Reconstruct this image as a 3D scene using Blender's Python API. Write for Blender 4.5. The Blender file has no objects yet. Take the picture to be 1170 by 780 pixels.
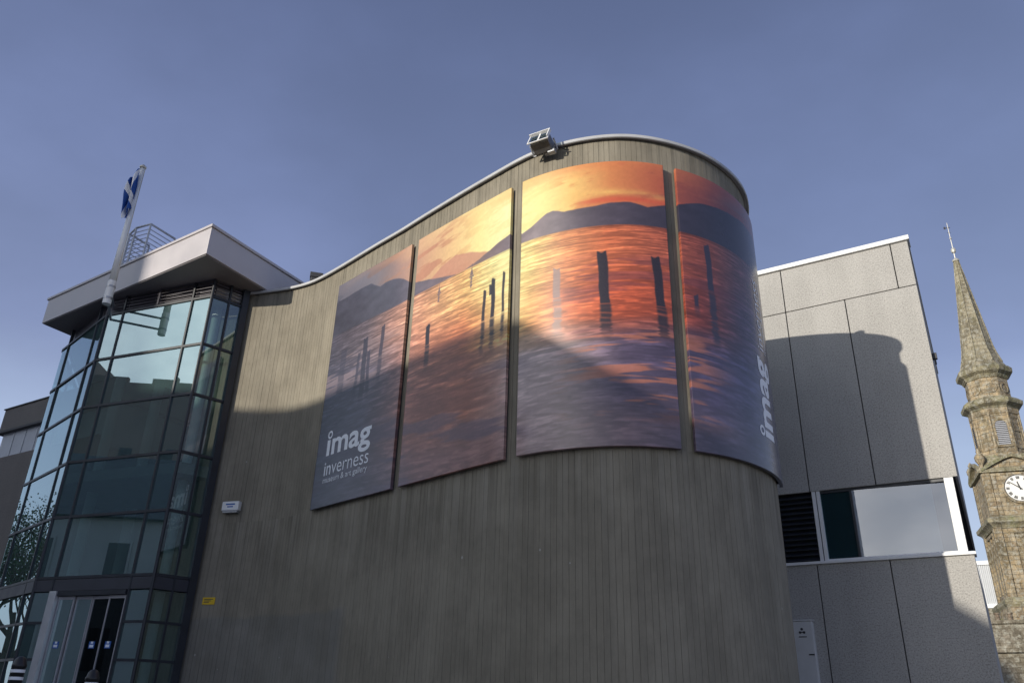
import bpy, bmesh, math, random
import numpy as np
from mathutils import Vector, Matrix
random.seed(7)
SC = bpy.context.scene
COL = SC.collection
EYE = 1.5                       # camera height; all builder heights below are above the eye

# ------------------------------------------------------------------ camera, sky, sun, exposure
R_ = math.radians
FPX = 911.0
_up = np.array((55.0, 1962.0, 911.0)); _up /= np.linalg.norm(_up)
_vw = np.array((0, 0, 1.0))
_fw = _vw - _up * _up[2]; _fw /= np.linalg.norm(_fw)
_rt = np.cross(_up, _fw)
if _rt[0] < 0: _rt = -_rt
cam = bpy.data.cameras.new('camera'); cam_o = bpy.data.objects.new('camera', cam); COL.objects.link(cam_o)
cam.sensor_width = 36.0; cam.lens = 36.0 * FPX / 1170.0; cam.clip_start = 0.1; cam.clip_end = 3000
cx_ = Vector((_rt[0], _fw[0], _up[0])); cy_ = Vector((_rt[1], _fw[1], _up[1])); cz_ = -Vector((_rt[2], _fw[2], _up[2]))
cam_o.matrix_world = Matrix(((cx_.x, cy_.x, cz_.x, 0), (cx_.y, cy_.y, cz_.y, 0), (cx_.z, cy_.z, cz_.z, EYE), (0, 0, 0, 1)))
SC.camera = cam_o

SUN_AZ, SUN_EL = R_(-131.3), R_(12.0)
sdir = Vector((math.sin(SUN_AZ) * math.cos(SUN_EL), math.cos(SUN_AZ) * math.cos(SUN_EL), math.sin(SUN_EL)))
HX, HY = -math.sin(SUN_AZ), -math.cos(SUN_AZ)         # horizontal travel direction of sunlight
NX, NY = HY, -HX

world = bpy.data.worlds.new('World'); SC.world = world; world.use_nodes = True
wn = world.node_tree; wn.nodes.clear()
wo = wn.nodes.new('ShaderNodeOutputWorld'); bg = wn.nodes.new('ShaderNodeBackground')
sky = wn.nodes.new('ShaderNodeTexSky'); sky.sky_type = 'NISHITA'; sky.sun_disc = False
sky.sun_elevation = SUN_EL; sky.sun_rotation = SUN_AZ % (2 * math.pi)
sky.air_density = 1.0; sky.dust_density = 0.6; sky.ozone_density = 2.5
hs = wn.nodes.new('ShaderNodeHueSaturation'); hs.inputs['Saturation'].default_value = 0.80; hs.inputs['Value'].default_value = 1.0
tcw = wn.nodes.new('ShaderNodeTexCoord'); mpw = wn.nodes.new('ShaderNodeMapping'); mpw.inputs['Scale'].default_value = (1.2, 1.5, 2.2); mpw.inputs['Rotation'].default_value = (0.15, 0.25, 0.4)
nzw = wn.nodes.new('ShaderNodeTexNoise'); nzw.inputs['Scale'].default_value = 1.5; nzw.inputs['Detail'].default_value = 6; nzw.inputs['Roughness'].default_value = 0.5
def wmath(op, a, b, c=None, clamp=False):
    x = wn.nodes.new('ShaderNodeMath'); x.operation = op; x.use_clamp = clamp
    for i, v in enumerate((a, b, c)):
        if v is None: continue
        if hasattr(v, 'links'): wn.links.new(v, x.inputs[i])
        else: x.inputs[i].default_value = v
    return x.outputs[0]
def wstep(v, a, b):
    x = wn.nodes.new('ShaderNodeMapRange'); x.interpolation_type = 'SMOOTHSTEP'; x.inputs['From Min'].default_value = a; x.inputs['From Max'].default_value = b; wn.links.new(v, x.inputs[0]); return x.outputs[0]
wn.links.new(sky.outputs[0], hs.inputs['Color']); wn.links.new(tcw.outputs['Generated'], mpw.inputs[0]); wn.links.new(mpw.outputs[0], nzw.inputs[0])
wsp = wn.nodes.new('ShaderNodeSeparateXYZ'); wn.links.new(tcw.outputs['Generated'], wsp.inputs[0])
# thin even veil of high cloud, clearing toward the horizon, with soft streaks
vcol = wn.nodes.new('ShaderNodeValToRGB'); ve = vcol.color_ramp.elements
for k, (p, c) in enumerate(((.14, (2.3, 2.6, 3.4)), (.27, (1.75, 2.10, 3.0)), (.37, (1.02, 1.22, 2.12)), (.55, (.76, .95, 1.78)), (.80, (.44, .57, 1.18)))):
    q = ve[0] if k == 0 else (ve[1] if k == 1 else ve.new(p)); q.position = p; q.color = (*c, 1)
wn.links.new(wsp.outputs[2], vcol.inputs[0])
wisp = wmath('MULTIPLY_ADD', wstep(nzw.outputs[0], .38, .70), .32, .98)
vsc = wn.nodes.new('ShaderNodeVectorMath'); vsc.operation = 'SCALE'; wn.links.new(vcol.outputs[0], vsc.inputs[0]); wn.links.new(wisp, vsc.inputs[3])
mxw = wn.nodes.new('ShaderNodeMixRGB'); mxw.inputs[0].default_value = .80; wn.links.new(vsc.outputs[0], mxw.inputs[2]); wn.links.new(hs.outputs[0], mxw.inputs[1])
# brighter cloud bank on the sunward side, low behind the viewer's left shoulder
wdot = wn.nodes.new('ShaderNodeVectorMath'); wdot.operation = 'DOT_PRODUCT'; wdot.inputs[1].default_value = (-.86, -.31, .40); wn.links.new(tcw.outputs['Generated'], wdot.inputs[0])
bank = wmath('MULTIPLY', wstep(wmath('MULTIPLY_ADD', nzw.outputs[0], .5, wdot.outputs['Value']), .90, 1.22), 0.95, clamp=True)
mxb = wn.nodes.new('ShaderNodeMixRGB'); mxb.inputs[2].default_value = (2.5, 3.0, 3.6, 1); wn.links.new(bank, mxb.inputs[0]); wn.links.new(mxw.outputs[0], mxb.inputs[1])
# pale aureole of thin cloud round the sun
sdot = wn.nodes.new('ShaderNodeVectorMath'); sdot.operation = 'DOT_PRODUCT'; sdot.inputs[1].default_value = tuple(sdir); wn.links.new(tcw.outputs['Generated'], sdot.inputs[0])
nz2 = wn.nodes.new('ShaderNodeTexNoise'); nz2.inputs['Scale'].default_value = 3.2; nz2.inputs['Detail'].default_value = 7; nz2.inputs['Roughness'].default_value = .58; wn.links.new(mpw.outputs[0], nz2.inputs[0])
aur = wmath('MULTIPLY', wmath('POWER', wmath('MAXIMUM', sdot.outputs['Value'], 0.0), 14.0), wmath('MULTIPLY_ADD', wstep(nz2.outputs[0], .36, .66), .95, .55))
asc = wn.nodes.new('ShaderNodeVectorMath'); asc.operation = 'SCALE'; asc.inputs[0].default_value = (5.0, 4.7, 4.2); wn.links.new(aur, asc.inputs[3])
aad = wn.nodes.new('ShaderNodeMixRGB'); aad.blend_type = 'ADD'; aad.inputs[0].default_value = 1.0; wn.links.new(mxb.outputs[0], aad.inputs[1]); wn.links.new(asc.outputs[0], aad.inputs[2]); mxw = aad
wn.links.new(mxw.outputs[0], bg.inputs[0]); bg.inputs[1].default_value = 0.15; wn.links.new(bg.outputs[0], wo.inputs[0])

sl = bpy.data.lights.new('sun', 'SUN'); sl.energy = 2.85; sl.angle = R_(0.5); sl.color = (1.0, 0.93, 0.80)
so = bpy.data.objects.new('sun', sl); COL.objects.link(so); so.rotation_euler = sdir.to_track_quat('Z', 'Y').to_euler()
vs = SC.view_settings; vs.view_transform = 'Standard'; vs.look = 'None'; vs.exposure = 0.47; vs.gamma = 1.0; vs.use_curve_mapping = False

# ------------------------------------------------------------------ helpers
def ray(px, py):
    c = np.array((px - 585.0, 390.0 - py, FPX))
    return np.array((c @ _rt, c @ _fw, c @ _up))
def atz(px, py, z):
    r = ray(px, py); return r * (z / r[2])

def tag(o, label=None, cat=None, group=None, kind=None):
    if label: o['label'] = label
    if cat: o['category'] = cat
    if group: o['group'] = group
    if kind: o['kind'] = kind
    return o
def thing(name, label, cat, loc, rz=0.0, group=None):
    o = bpy.data.objects.new(name, None); COL.objects.link(o); o.empty_display_size = 0.3
    o.location = (loc[0], loc[1], loc[2] + EYE); o.rotation_euler = (0, 0, rz)
    return tag(o, label, cat, group)

class MB:
    """collects shapes (heights above the eye); build() links them as ONE mesh object"""
    def __init__(s): s.v = []; s.f = []; s.uv = []
    def face(s, pts):
        n = len(s.v); s.v += [tuple(map(float, p)) for p in pts]; s.f.append(tuple(range(n, n + len(pts))))
    def hexa(s, p):            # 8 points, bottom 0-3 ccw, top 4-7
        n = len(s.v); s.v += [tuple(map(float, q)) for q in p]
        for f in ((0, 3, 2, 1), (4, 5, 6, 7), (0, 1, 5, 4), (1, 2, 6, 5), (2, 3, 7, 6), (3, 0, 4, 7)): s.f.append(tuple(n + i for i in f))
    def obox(s, o, a, b, c):   # corner and three edge vectors
        o, a, b, c = (np.array(x, float) for x in (o, a, b, c))
        if np.dot(np.cross(a, b), c) < 0: a, b = b, a
        s.hexa([o, o + a, o + a + b, o + b, o + c, o + a + c, o + a + b + c, o + b + c])
    def box(s, x0, x1, y0, y1, z0, z1): s.obox((x0, y0, z0), (x1 - x0, 0, 0), (0, y1 - y0, 0), (0, 0, z1 - z0))
    def prism(s, poly, z0, z1):
        n = len(s.v); k = len(poly)
        a = sum(poly[i][0] * poly[(i + 1) % k][1] - poly[(i + 1) % k][0] * poly[i][1] for i in range(k))
        if a < 0: poly = poly[::-1]
        s.v += [(float(p[0]), float(p[1]), float(z0)) for p in poly] + [(float(p[0]), float(p[1]), float(z1)) for p in poly]
        s.f.append(tuple(n + i for i in range(k - 1, -1, -1))); s.f.append(tuple(n + k + i for i in range(k)))
        for i in range(k): j = (i + 1) % k; s.f.append((n + i, n + j, n + k + j, n + k + i))
    def rings(s, rings, cap=True):
        n = len(s.v); k = len(rings[0])
        for r in rings: s.v += [tuple(map(float, p)) for p in r]
        for a in range(len(rings) - 1):
            for i in range(k):
                j = (i + 1) % k; s.f.append((n + a * k + i, n + a * k + j, n + (a + 1) * k + j, n + (a + 1) * k + i))
        if cap:
            s.f.append(tuple(n + i for i in range(k - 1, -1, -1))); m = n + (len(rings) - 1) * k; s.f.append(tuple(m + i for i in range(k)))
    def lathe(s, prof, n=16, c=(0, 0), rot=0.0, ap=False):  # prof: (radius, z)
        q = 1.0 / math.cos(math.pi / n) if ap else 1.0
        s.rings([[(c[0] + r * q * math.cos(rot + 2 * math.pi * i / n), c[1] + r * q * math.sin(rot + 2 * math.pi * i / n), z) for i in range(n)] for r, z in prof])
    def tube(s, pts, r, n=8):
        pts = [Vector(p) for p in pts]; rg = []
        rs = r if isinstance(r, (list, tuple)) else [r] * len(pts)
        for i, p in enumerate(pts):
            d = (pts[min(i + 1, len(pts) - 1)] - pts[max(i - 1, 0)]).normalized()
            u = d.cross(Vector((0, 0, 1)) if abs(d.z) < 0.95 else Vector((1, 0, 0))).normalized(); w = d.cross(u)
            rg.append([tuple(p + (u * math.cos(2 * math.pi * k / n) + w * math.sin(2 * math.pi * k / n)) * -rs[i]) for k in range(n)])
        s.rings(rg)
    def build(s, name, mat, parent=None, local=False, smooth=False, bevel=0.0, fix=True):
        me = bpy.data.meshes.new(name); v = np.array(s.v, float)
        root = parent
        while root is not None and root.parent is not None: root = root.parent
        if not local:
            v = v + np.array((0, 0, EYE))
            if root is not None: v = v - np.array(root.location)
        me.from_pydata(v.tolist(), [], s.f)
        if fix:
            bm = bmesh.new(); bm.from_mesh(me); bmesh.ops.recalc_face_normals(bm, faces=bm.faces); bm.to_mesh(me); bm.free()
        if smooth: me.polygons.foreach_set('use_smooth', [True] * len(me.polygons))
        o = bpy.data.objects.new(name, me); COL.objects.link(o)
        if mat: me.materials.append(mat)
        if parent: o.parent = parent
        if bevel:
            m = o.modifiers.new('bevel', 'BEVEL'); m.width = bevel; m.segments = 2; m.limit_method = 'ANGLE'
        return o

# ------------------------------------------------------------------ materials
def mat(name, col, rough=0.6, metal=0.0, spec=0.5):
    m = bpy.data.materials.new(name); m.use_nodes = True; b = m.node_tree.nodes['Principled BSDF']
    b.inputs['Base Color'].default_value = (*col, 1); b.inputs['Roughness'].default_value = rough; b.inputs['Metallic'].default_value = metal
    b.inputs['Specular IOR Level'].default_value = spec
    return m
class NT:
    def __init__(s, m): s.t = m.node_tree; s.b = s.t.nodes['Principled BSDF']
    def n(s, typ, **kw):
        x = s.t.nodes.new(typ)
        for k, v in kw.items():
            if k in x.inputs: x.inputs[k].default_value = v
            else: setattr(x, k, v)
        return x
    def l(s, a, b): s.t.links.new(a, b)
    def noise(s, vec, scale, detail=4, rough=0.55):
        x = s.n('ShaderNodeTexNoise', Scale=scale, Detail=detail, Roughness=rough)
        if vec is not None: s.l(vec, x.inputs['Vector'])
        return x.outputs[0]
    def mapp(s, vec, scale):
        x = s.n('ShaderNodeMapping'); x.inputs['Scale'].default_value = scale; s.l(vec, x.inputs[0]); return x.outputs[0]
    def ramp(s, fac, stops):
        x = s.n('ShaderNodeValToRGB'); e = x.color_ramp.elements
        e[0].position, e[0].color = stops[0][0], (*stops[0][1], 1); e[1].position, e[1].color = stops[-1][0], (*stops[-1][1], 1)
        for p, c in stops[1:-1]: q = e.new(p); q.color = (*c, 1)
        s.l(fac, x.inputs[0]); return x.outputs[0]
    def mix(s, fac, a, b, mode='MIX'):
        x = s.n('ShaderNodeMixRGB', blend_type=mode)
        for i, v in ((0, fac), (1, a), (2, b)):
            if hasattr(v, 'links'): s.l(v, x.inputs[i])
            else: x.inputs[i].default_value = v if i == 0 else (*v, 1)
        return x.outputs[0]
    def math(s, op, a, b=None, c=None):
        x = s.n('ShaderNodeMath', operation=op)
        for i, v in enumerate((a, b, c)):
            if v is None: continue
            if hasattr(v, 'links'): s.l(v, x.inputs[i])
            else: x.inputs[i].default_value = v
        return x.outputs[0]
    def bump(s, h, strength=0.3, dist=0.02):
        x = s.n('ShaderNodeBump', Strength=strength, Distance=dist); s.l(h, x.inputs['Height']); s.l(x.outputs[0], s.b.inputs['Normal'])
    def wallvec(s):          # (distance along the wall, height, 0) for any upright face
        g = s.n('ShaderNodeNewGeometry'); cr = s.n('ShaderNodeVectorMath', operation='CROSS_PRODUCT'); cr.inputs[1].default_value = (0, 0, 1)
        s.l(g.outputs['True Normal'], cr.inputs[0]); nm = s.n('ShaderNodeVectorMath', operation='NORMALIZE'); s.l(cr.outputs[0], nm.inputs[0])
        tc = s.n('ShaderNodeTexCoord'); tr = s.n('ShaderNodeVectorTransform', vector_type='POINT', convert_from='OBJECT', convert_to='WORLD'); s.l(tc.outputs['Object'], tr.inputs[0])
        dt = s.n('ShaderNodeVectorMath', operation='DOT_PRODUCT'); s.l(nm.outputs[0], dt.inputs[0]); s.l(tr.outputs[0], dt.inputs[1])
        sp = s.n('ShaderNodeSeparateXYZ'); s.l(tr.outputs[0], sp.inputs[0]); cb = s.n('ShaderNodeCombineXYZ'); s.l(dt.outputs['Value'], cb.inputs[0]); s.l(sp.outputs[2], cb.inputs[1])
        return cb.outputs[0]
    def pos(s): return s.n('ShaderNodeNewGeometry').outputs['Position']

def m_plain(name, col, rough=0.6, metal=0.0, var=0.15, scale=3.0, spec=0.5, streak=False):
    m = mat(name, col, rough, metal, spec); t = NT(m)
    v = t.pos()
    if streak: v = t.mapp(v, (1, 1, 0.15))
    f = t.noise(v, scale, 6)
    c = t.ramp(f, [(0.3, tuple(x * (1 - var) for x in col)), (0.7, tuple(min(1, x * (1 + var)) for x in col))])
    t.l(c, t.b.inputs['Base Color'])
    r = t.math('MULTIPLY_ADD', f, 0.3, rough - 0.15); t.l(r, t.b.inputs['Roughness'])
    return m

def m_boarded():               # board-marked concrete of the curved wall (uv = metres along, metres above the eye)
    m = mat('board_marked_concrete', (0.2, 0.18, 0.14), 0.88, 0, 0.25); t = NT(m)
    uv = t.n('ShaderNodeUVMap').outputs[0]; at = t.n('ShaderNodeAttribute', attribute_name='tone')
    streak = t.noise(t.mapp(uv, (9.0, 0.32, 1)), 1.0, 7, 0.62)
    fine = t.noise(t.mapp(uv, (60, 2.0, 1)), 1.0, 3)
    blot = t.noise(t.mapp(uv, (0.45, 0.6, 1)), 1.0, 6, 0.6)
    c = t.ramp(streak, [(0.25, (0.272, 0.240, 0.186)), (0.5, (0.300, 0.266, 0.207)), (0.78, (0.328, 0.292, 0.229))])
    c = t.mix(0.4, c, t.ramp(blot, [(0.3, (0.205, 0.181, 0.140)), (0.7, (0.365, 0.326, 0.256))]))
    c = t.mix(t.math('MULTIPLY', at.outputs['Fac'], 0.15), c, (0.13, 0.122, 0.103))
    c = t.mix(0.14, c, t.ramp(fine, [(0.3, (0.10, 0.095, 0.08)), (0.7, (0.32, 0.30, 0.255))]))
    sp = t.n('ShaderNodeSeparateXYZ'); t.l(uv, sp.inputs[0])
    # patch painted over old graffiti, low beside the entrance
    wob = t.math('MULTIPLY_ADD', t.noise(t.mapp(uv, (1.5, 1.5, 1)), 1.0, 3), 0.2, -0.1)
    zz = t.math('ADD', sp.outputs[1], wob); xx = t.math('ADD', sp.outputs[0], wob)
    pz = t.n('ShaderNodeMapRange', **{'From Min': 1.60, 'From Max': 1.52}); t.l(zz, pz.inputs[0])
    px = t.n('ShaderNodeMapRange', **{'From Min': 5.45, 'From Max': 5.2}); t.l(xx, px.inputs[0])
    pm = t.math('MULTIPLY', t.math('MULTIPLY', pz.outputs[0], px.outputs[0]), 0.55)
    pc = t.ramp(blot, [(0.35, (0.17, 0.17, 0.165)), (0.65, (0.24, 0.235, 0.22))])
    c = t.mix(pm, c, pc)
    n6 = t.noise(t.mapp(uv, (1.6, 0.9, 1)), 1.0, 7, 0.68)
    c = t.mix(t.ramp(n6, [(0.38, (.42, .42, .42)), (0.60, (0, 0, 0))]), c, (0.130, 0.114, 0.088))
    run = t.noise(t.mapp(uv, (7.0, 0.10, 1)), 1.0, 5, 0.6); dz = t.n('ShaderNodeMapRange', **{'From Min': 2.0, 'From Max': 3.46}); t.l(sp.outputs[1], dz.inputs[0])
    low = t.math('MULTIPLY', dz.outputs[0], t.math('LESS_THAN', sp.outputs[1], 3.47))
    c = t.mix(t.math('MULTIPLY', low, t.ramp(run, [(0.5, (0, 0, 0)), (0.62, (.4, .4, .4))])), c, (0.36, 0.33, 0.28))
    c = t.mix(t.math('MULTIPLY', low, t.ramp(run, [(0.36, (.4, .4, .4)), (0.46, (0, 0, 0))])), c, (0.09, 0.078, 0.06))
    tz = t.n('ShaderNodeMapRange', **{'From Min': 8.0, 'From Max': 8.95}); t.l(sp.outputs[1], tz.inputs[0])
    c = t.mix(t.math('MULTIPLY', tz.outputs[0], t.ramp(run, [(0.38, (.45, .45, .45)), (0.52, (0, 0, 0))])), c, (0.08, 0.074, 0.06))
    # pale lime specks
    vo = t.n('ShaderNodeTexVoronoi', Scale=1.0); t.l(t.mapp(uv, (1.7, 1.3, 1)), vo.inputs['Vector'])
    spk = t.math('LESS_THAN', vo.outputs['Distance'], 0.032)
    c = t.mix(t.math('MULTIPLY', spk, 0.7), c, (0.45, 0.44, 0.42))
    # rain streaks low under the last banner and at the coping
    t.l(c, t.b.inputs['Base Color'])
    t.bump(t.math('ADD', t.math('MULTIPLY', fine, 0.6), t.noise(t.mapp(uv, (25, 25, 1)), 1.0, 4)), 0.35, 0.006)
    return m

def m_aggregate(name, base=(0.455, 0.44, 0.418), dark=(0.17, 0.16, 0.15)):
    m = mat(name, base, 0.9, 0, 0.2); t = NT(m); v = t.wallvec()
    n1 = t.noise(v, 34, 4, 0.8); n2 = t.noise(v, 0.8, 5); n3 = t.noise(t.mapp(v, (2.5, 0.25, 1)), 1.0, 5)
    oi = t.n('ShaderNodeObjectInfo').outputs['Random']
    c = t.ramp(n1, [(0.40, dark), (0.485, base), (0.56, base), (0.64, tuple(min(1, x * 1.45) for x in base))])
    c = t.mix(0.35, c, t.ramp(n2, [(0.3, tuple(x * 0.72 for x in base)), (0.7, tuple(x * 1.1 for x in base))]))
    c = t.mix(0.13, c, t.ramp(n3, [(0.35, tuple(x * 0.5 for x in base)), (0.6, base)]))
    c = t.mix(t.math('MULTIPLY', oi, .10), c, tuple(x * .72 for x in base))
    t.l(c, t.b.inputs['Base Color']); t.bump(n1, 0.5, 0.012)
    return m

def m_stone(name, c1, c2, c3, bw=0.75, bh=0.33, moss=0.5, mort=(0.13, 0.11, 0.08), tint=(0.10, 0.115, 0.05)):
    m = mat(name, c1, 0.92, 0, 0.2); t = NT(m); v = t.wallvec()
    br = t.n('ShaderNodeTexBrick', Scale=1.0); br.offset = 0.5
    br.inputs['Brick Width'].default_value = bw; br.inputs['Row Height'].default_value = bh; br.inputs['Mortar Size'].default_value = 0.018
    br.inputs['Color1'].default_value = (*c1, 1); br.inputs['Color2'].default_value = (*c2, 1); br.inputs['Mortar'].default_value = (*mort, 1); br.inputs['Bias'].default_value = 0.0
    wv = t.n('ShaderNodeTexNoise', Scale=1.8, Detail=3); t.l(v, wv.inputs['Vector']); wa = t.n('ShaderNodeVectorMath', operation='MULTIPLY_ADD'); t.l(wv.outputs['Color'], wa.inputs[0]); wa.inputs[1].default_value = (.42, .16, 0); t.l(v, wa.inputs[2])
    t.l(wa.outputs[0], br.inputs['Vector'])
    n1 = t.noise(v, 1.5, 6, 0.65); n2 = t.noise(t.mapp(v, (0.9, 0.45, 1)), 1.1, 6, 0.6); n3 = t.noise(v, 9, 4)
    c = t.mix(t.ramp(n1, [(0.4, (0, 0, 0)), (0.62, (1, 1, 1))]), br.outputs['Color'], t.mix(0.45, br.outputs['Color'], c3))
    c = t.mix(t.math('MULTIPLY', t.ramp(n2, [(0.46, (0, 0, 0)), (0.66, (1, 1, 1))]), moss), c, tint)
    c = t.mix(0.25, c, t.ramp(n3, [(0.3, (0.05, 0.04, 0.03)), (0.7, (0.5, 0.42, 0.30))]))
    n4 = t.noise(t.mapp(v, (1.3, 0.55, 1)), 1.0, 8, 0.7); n5 = t.noise(v, 3.2, 5, 0.7)
    c = t.mix(t.ramp(n4, [(0.44, (0, 0, 0)), (0.60, (.62, .62, .62))]), c, (0.075, 0.064, 0.048))
    c = t.mix(t.ramp(n5, [(0.48, (0, 0, 0)), (0.64, (.7, .7, .7))]), c, (0.44, 0.43, 0.37))
    t.l(c, t.b.inputs['Base Color']); t.bump(t.math('ADD', t.math('ADD', n3, n5), t.math('MULTIPLY', br.outputs['Fac'], -0.8)), 0.9, 0.06)
    return m

def m_glass(name, tint=(0.42, 0.62, 0.58), ior=1.75, body=0.0, bodycol=(0.05, 0.09, 0.09), coat=0.0, gcol=(.93, .98, 1.0)):
    m = bpy.data.materials.new(name); m.use_nodes = True; nt = m.node_tree; nt.nodes.clear()
    o = nt.nodes.new('ShaderNodeOutputMaterial'); tr = nt.nodes.new('ShaderNodeBsdfTransparent'); gl = nt.nodes.new('ShaderNodeBsdfGlossy'); mx = nt.nodes.new('ShaderNodeMixShader'); fr = nt.nodes.new('ShaderNodeFresnel')
    tr.inputs[0].default_value = (*tint, 1); gl.inputs['Roughness'].default_value = 0.004; gl.inputs[0].default_value = (*gcol, 1); fr.inputs[0].default_value = ior
    ge = nt.nodes.new('ShaderNodeNewGeometry')
    first = tr.outputs[0]
    if body:
        di = nt.nodes.new('ShaderNodeBsdfDiffuse'); di.inputs[0].default_value = (*bodycol, 1); m2 = nt.nodes.new('ShaderNodeMixShader'); m2.inputs[0].default_value = body
        nt.links.new(tr.outputs[0], m2.inputs[1]); nt.links.new(di.outputs[0], m2.inputs[2]); first = m2.outputs[0]
    ad = nt.nodes.new('ShaderNodeMath'); ad.operation = 'MULTIPLY_ADD'; ad.inputs[1].default_value = 1 - coat; ad.inputs[2].default_value = coat; nt.links.new(fr.outputs[0], ad.inputs[0])
    fb = nt.nodes.new('ShaderNodeMath'); fb.operation = 'SUBTRACT'; fb.inputs[0].default_value = 1.0; nt.links.new(ge.outputs['Backfacing'], fb.inputs[1])   # only the outer skin of a pane is coated
    fm = nt.nodes.new('ShaderNodeMath'); fm.operation = 'MULTIPLY'; nt.links.new(ad.outputs[0], fm.inputs[0]); nt.links.new(fb.outputs[0], fm.inputs[1])
    nt.links.new(fm.outputs[0], mx.inputs[0]); nt.links.new(first, mx.inputs[1]); nt.links.new(gl.outputs[0], mx.inputs[2]); nt.links.new(mx.outputs[0], o.inputs[0])
    return m

M = {}
M['concrete'] = m_boarded()
M['coping'] = m_plain('coping_metal', (0.47, 0.47, 0.48), 0.45, 0.0, 0.12, 2.0)
M['roof'] = m_plain('roof_felt', (0.10, 0.10, 0.10), 0.9)
M['aggregate'] = m_aggregate('exposed_aggregate')
M['aggregate_dark'] = m_aggregate('dark_rough_concrete', (0.22, 0.20, 0.185), (0.10, 0.09, 0.085))
M['core'] = m_plain('dark_joint', (0.07, 0.068, 0.065), 0.9)
M['white'] = m_plain('white_paint', (0.80, 0.80, 0.80), 0.45, 0, 0.05)
M['frame'] = m_plain('dark_blue_frame', (0.022, 0.026, 0.036), 0.45, 0, 0.2)
M['spandrel'] = m_plain('dark_spandrel', (0.040, 0.042, 0.056), 0.5, 0, 0.15)
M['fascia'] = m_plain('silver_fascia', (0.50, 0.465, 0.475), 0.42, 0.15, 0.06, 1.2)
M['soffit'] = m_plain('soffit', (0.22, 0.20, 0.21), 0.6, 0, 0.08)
M['louvre'] = m_plain('louvre_blade', (0.11, 0.10, 0.12), 0.5, 0, 0.1)
M['silver'] = m_plain('silver_metal', (0.62, 0.62, 0.64), 0.38, 0.5, 0.08)
M['galv'] = m_plain('galvanised', (0.42, 0.43, 0.46), 0.45, 0.5, 0.15, 6)
M['door_alu'] = m_plain('door_aluminium', (0.46, 0.45, 0.48), 0.4, 0.4, 0.08)
M['lampgrey'] = m_plain('lamp_housing', (0.16, 0.16, 0.17), 0.4, 0.5, 0.2, 5)
M['black'] = m_plain('black_paint', (0.018, 0.018, 0.020), 0.45, 0, 0.2)
M['yellow'] = m_plain('yellow_sign', (0.72, 0.47, 0.02), 0.5, 0, 0.08)
M['print_white'] = mat('print_white', (0.88, 0.89, 0.93), 0.45)
M['blue'] = m_plain('blue_sign', (0.03, 0.12, 0.42), 0.4, 0, 0.1)
M['cream'] = m_plain('interior_wall', (0.42, 0.40, 0.35), 0.8, 0, 0.08)
M['slab'] = m_plain('interior_floor', (0.30, 0.29, 0.27), 0.8, 0, 0.08)
M['dark_int'] = m_plain('interior_dark', (0.05, 0.055, 0.055), 0.8)
M['glass'] = m_glass('tinted_glass', (.72, .84, .83), 1.5, .20, (.17, .30, .28), coat=.46, gcol=(.80, .97, 1.0))
M['glass_side'] = m_glass('side_glass', (.74, .84, .83), 1.45, .10, (.17, .27, .25), coat=.16, gcol=(.85, .97, 1.0))
M['glass_dark_inside'] = m_glass('door_glass_dark_inside', (.30, .36, .36), 1.3, .35, (.012, .014, .016), coat=.02, gcol=(.7, .9, .95))  # darkness inside the open doorway put into the pane colour
M['glass_clear'] = m_glass('office_glass', (0.45, 0.60, 0.64), 1.4)
M['glass_teal'] = m_glass('teal_side_glass', (.5, .7, .74), 1.4, .25, (.035, .085, .105), gcol=(.6, .85, .95))
M['glass_sky'] = m_glass('coated_glass', (0.45, 0.55, 0.60), 1.5, 0.0, coat=.22, gcol=(.95, .96, 1.0))
M['stone'] = m_stone('steeple_stone', (0.50, 0.37, 0.205), (0.27, 0.19, 0.11), (0.62, 0.54, 0.40), moss=0.75, tint=(0.15, 0.125, 0.06))
M['stone_mossy'] = m_stone('mossy_stone', (0.36, 0.32, 0.20), (0.26, 0.235, 0.14), (0.45, 0.41, 0.29), 0.9, 0.4, 0.9, tint=(0.20, 0.215, 0.10))
M['spire'] = m_stone('spire_stone', (0.35, 0.31, 0.22), (0.27, 0.24, 0.165), (0.44, 0.40, 0.29), 0.7, 0.38, 0.6, (0.15, 0.13, 0.09), (0.15, 0.15, 0.065))
M['stone_house'] = m_stone('grey_house_stone', (0.24, 0.21, 0.17), (0.17, 0.15, 0.12), (0.30, 0.27, 0.22), 0.6, 0.28, 0.2)
M['stone_red'] = m_stone('red_sandstone', (0.20, 0.135, 0.105), (0.16, 0.11, 0.085), (0.24, 0.17, 0.13), 0.8, 0.35, 0.2)
M['render_wall'] = m_plain('pale_render', (0.40, 0.39, 0.36), 0.85, 0, 0.1, 0.5)
M['castle_wall'] = m_plain('castle_sandstone', (0.27, 0.20, 0.165), 0.9, 0, 0.12, 0.4)
M['slate'] = m_plain('slate_roof', (0.07, 0.072, 0.08), 0.7, 0, 0.3, 4)
M['lead'] = m_plain('lead_gold', (0.58, 0.56, 0.50), 0.4, 0.4, 0.1)
M['clock_white'] = m_plain('clock_face_white', (0.80, 0.79, 0.76), 0.5, 0, 0.04)
M['clad'] = m_plain('pale_ribbed_cladding', (0.55, 0.57, 0.60), 0.5, 0, 0.06)
M['cabinet'] = m_plain('cabinet_paint', (0.62, 0.62, 0.62), 0.5, 0, 0.05)
M['strip'] = m_plain('white_strip_panel', (0.50, 0.51, 0.55), 0.5, 0, 0.08)
M['bark'] = m_plain('bark', (0.10, 0.08, 0.06), 0.9, 0, 0.3, 8)
M['leaf'] = m_plain('leaf', (0.07, 0.10, 0.03), 0.7, 0, 0.4, 1.5)
M['rust'] = m_plain('dark_metal', (0.05, 0.05, 0.055), 0.6)

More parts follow.
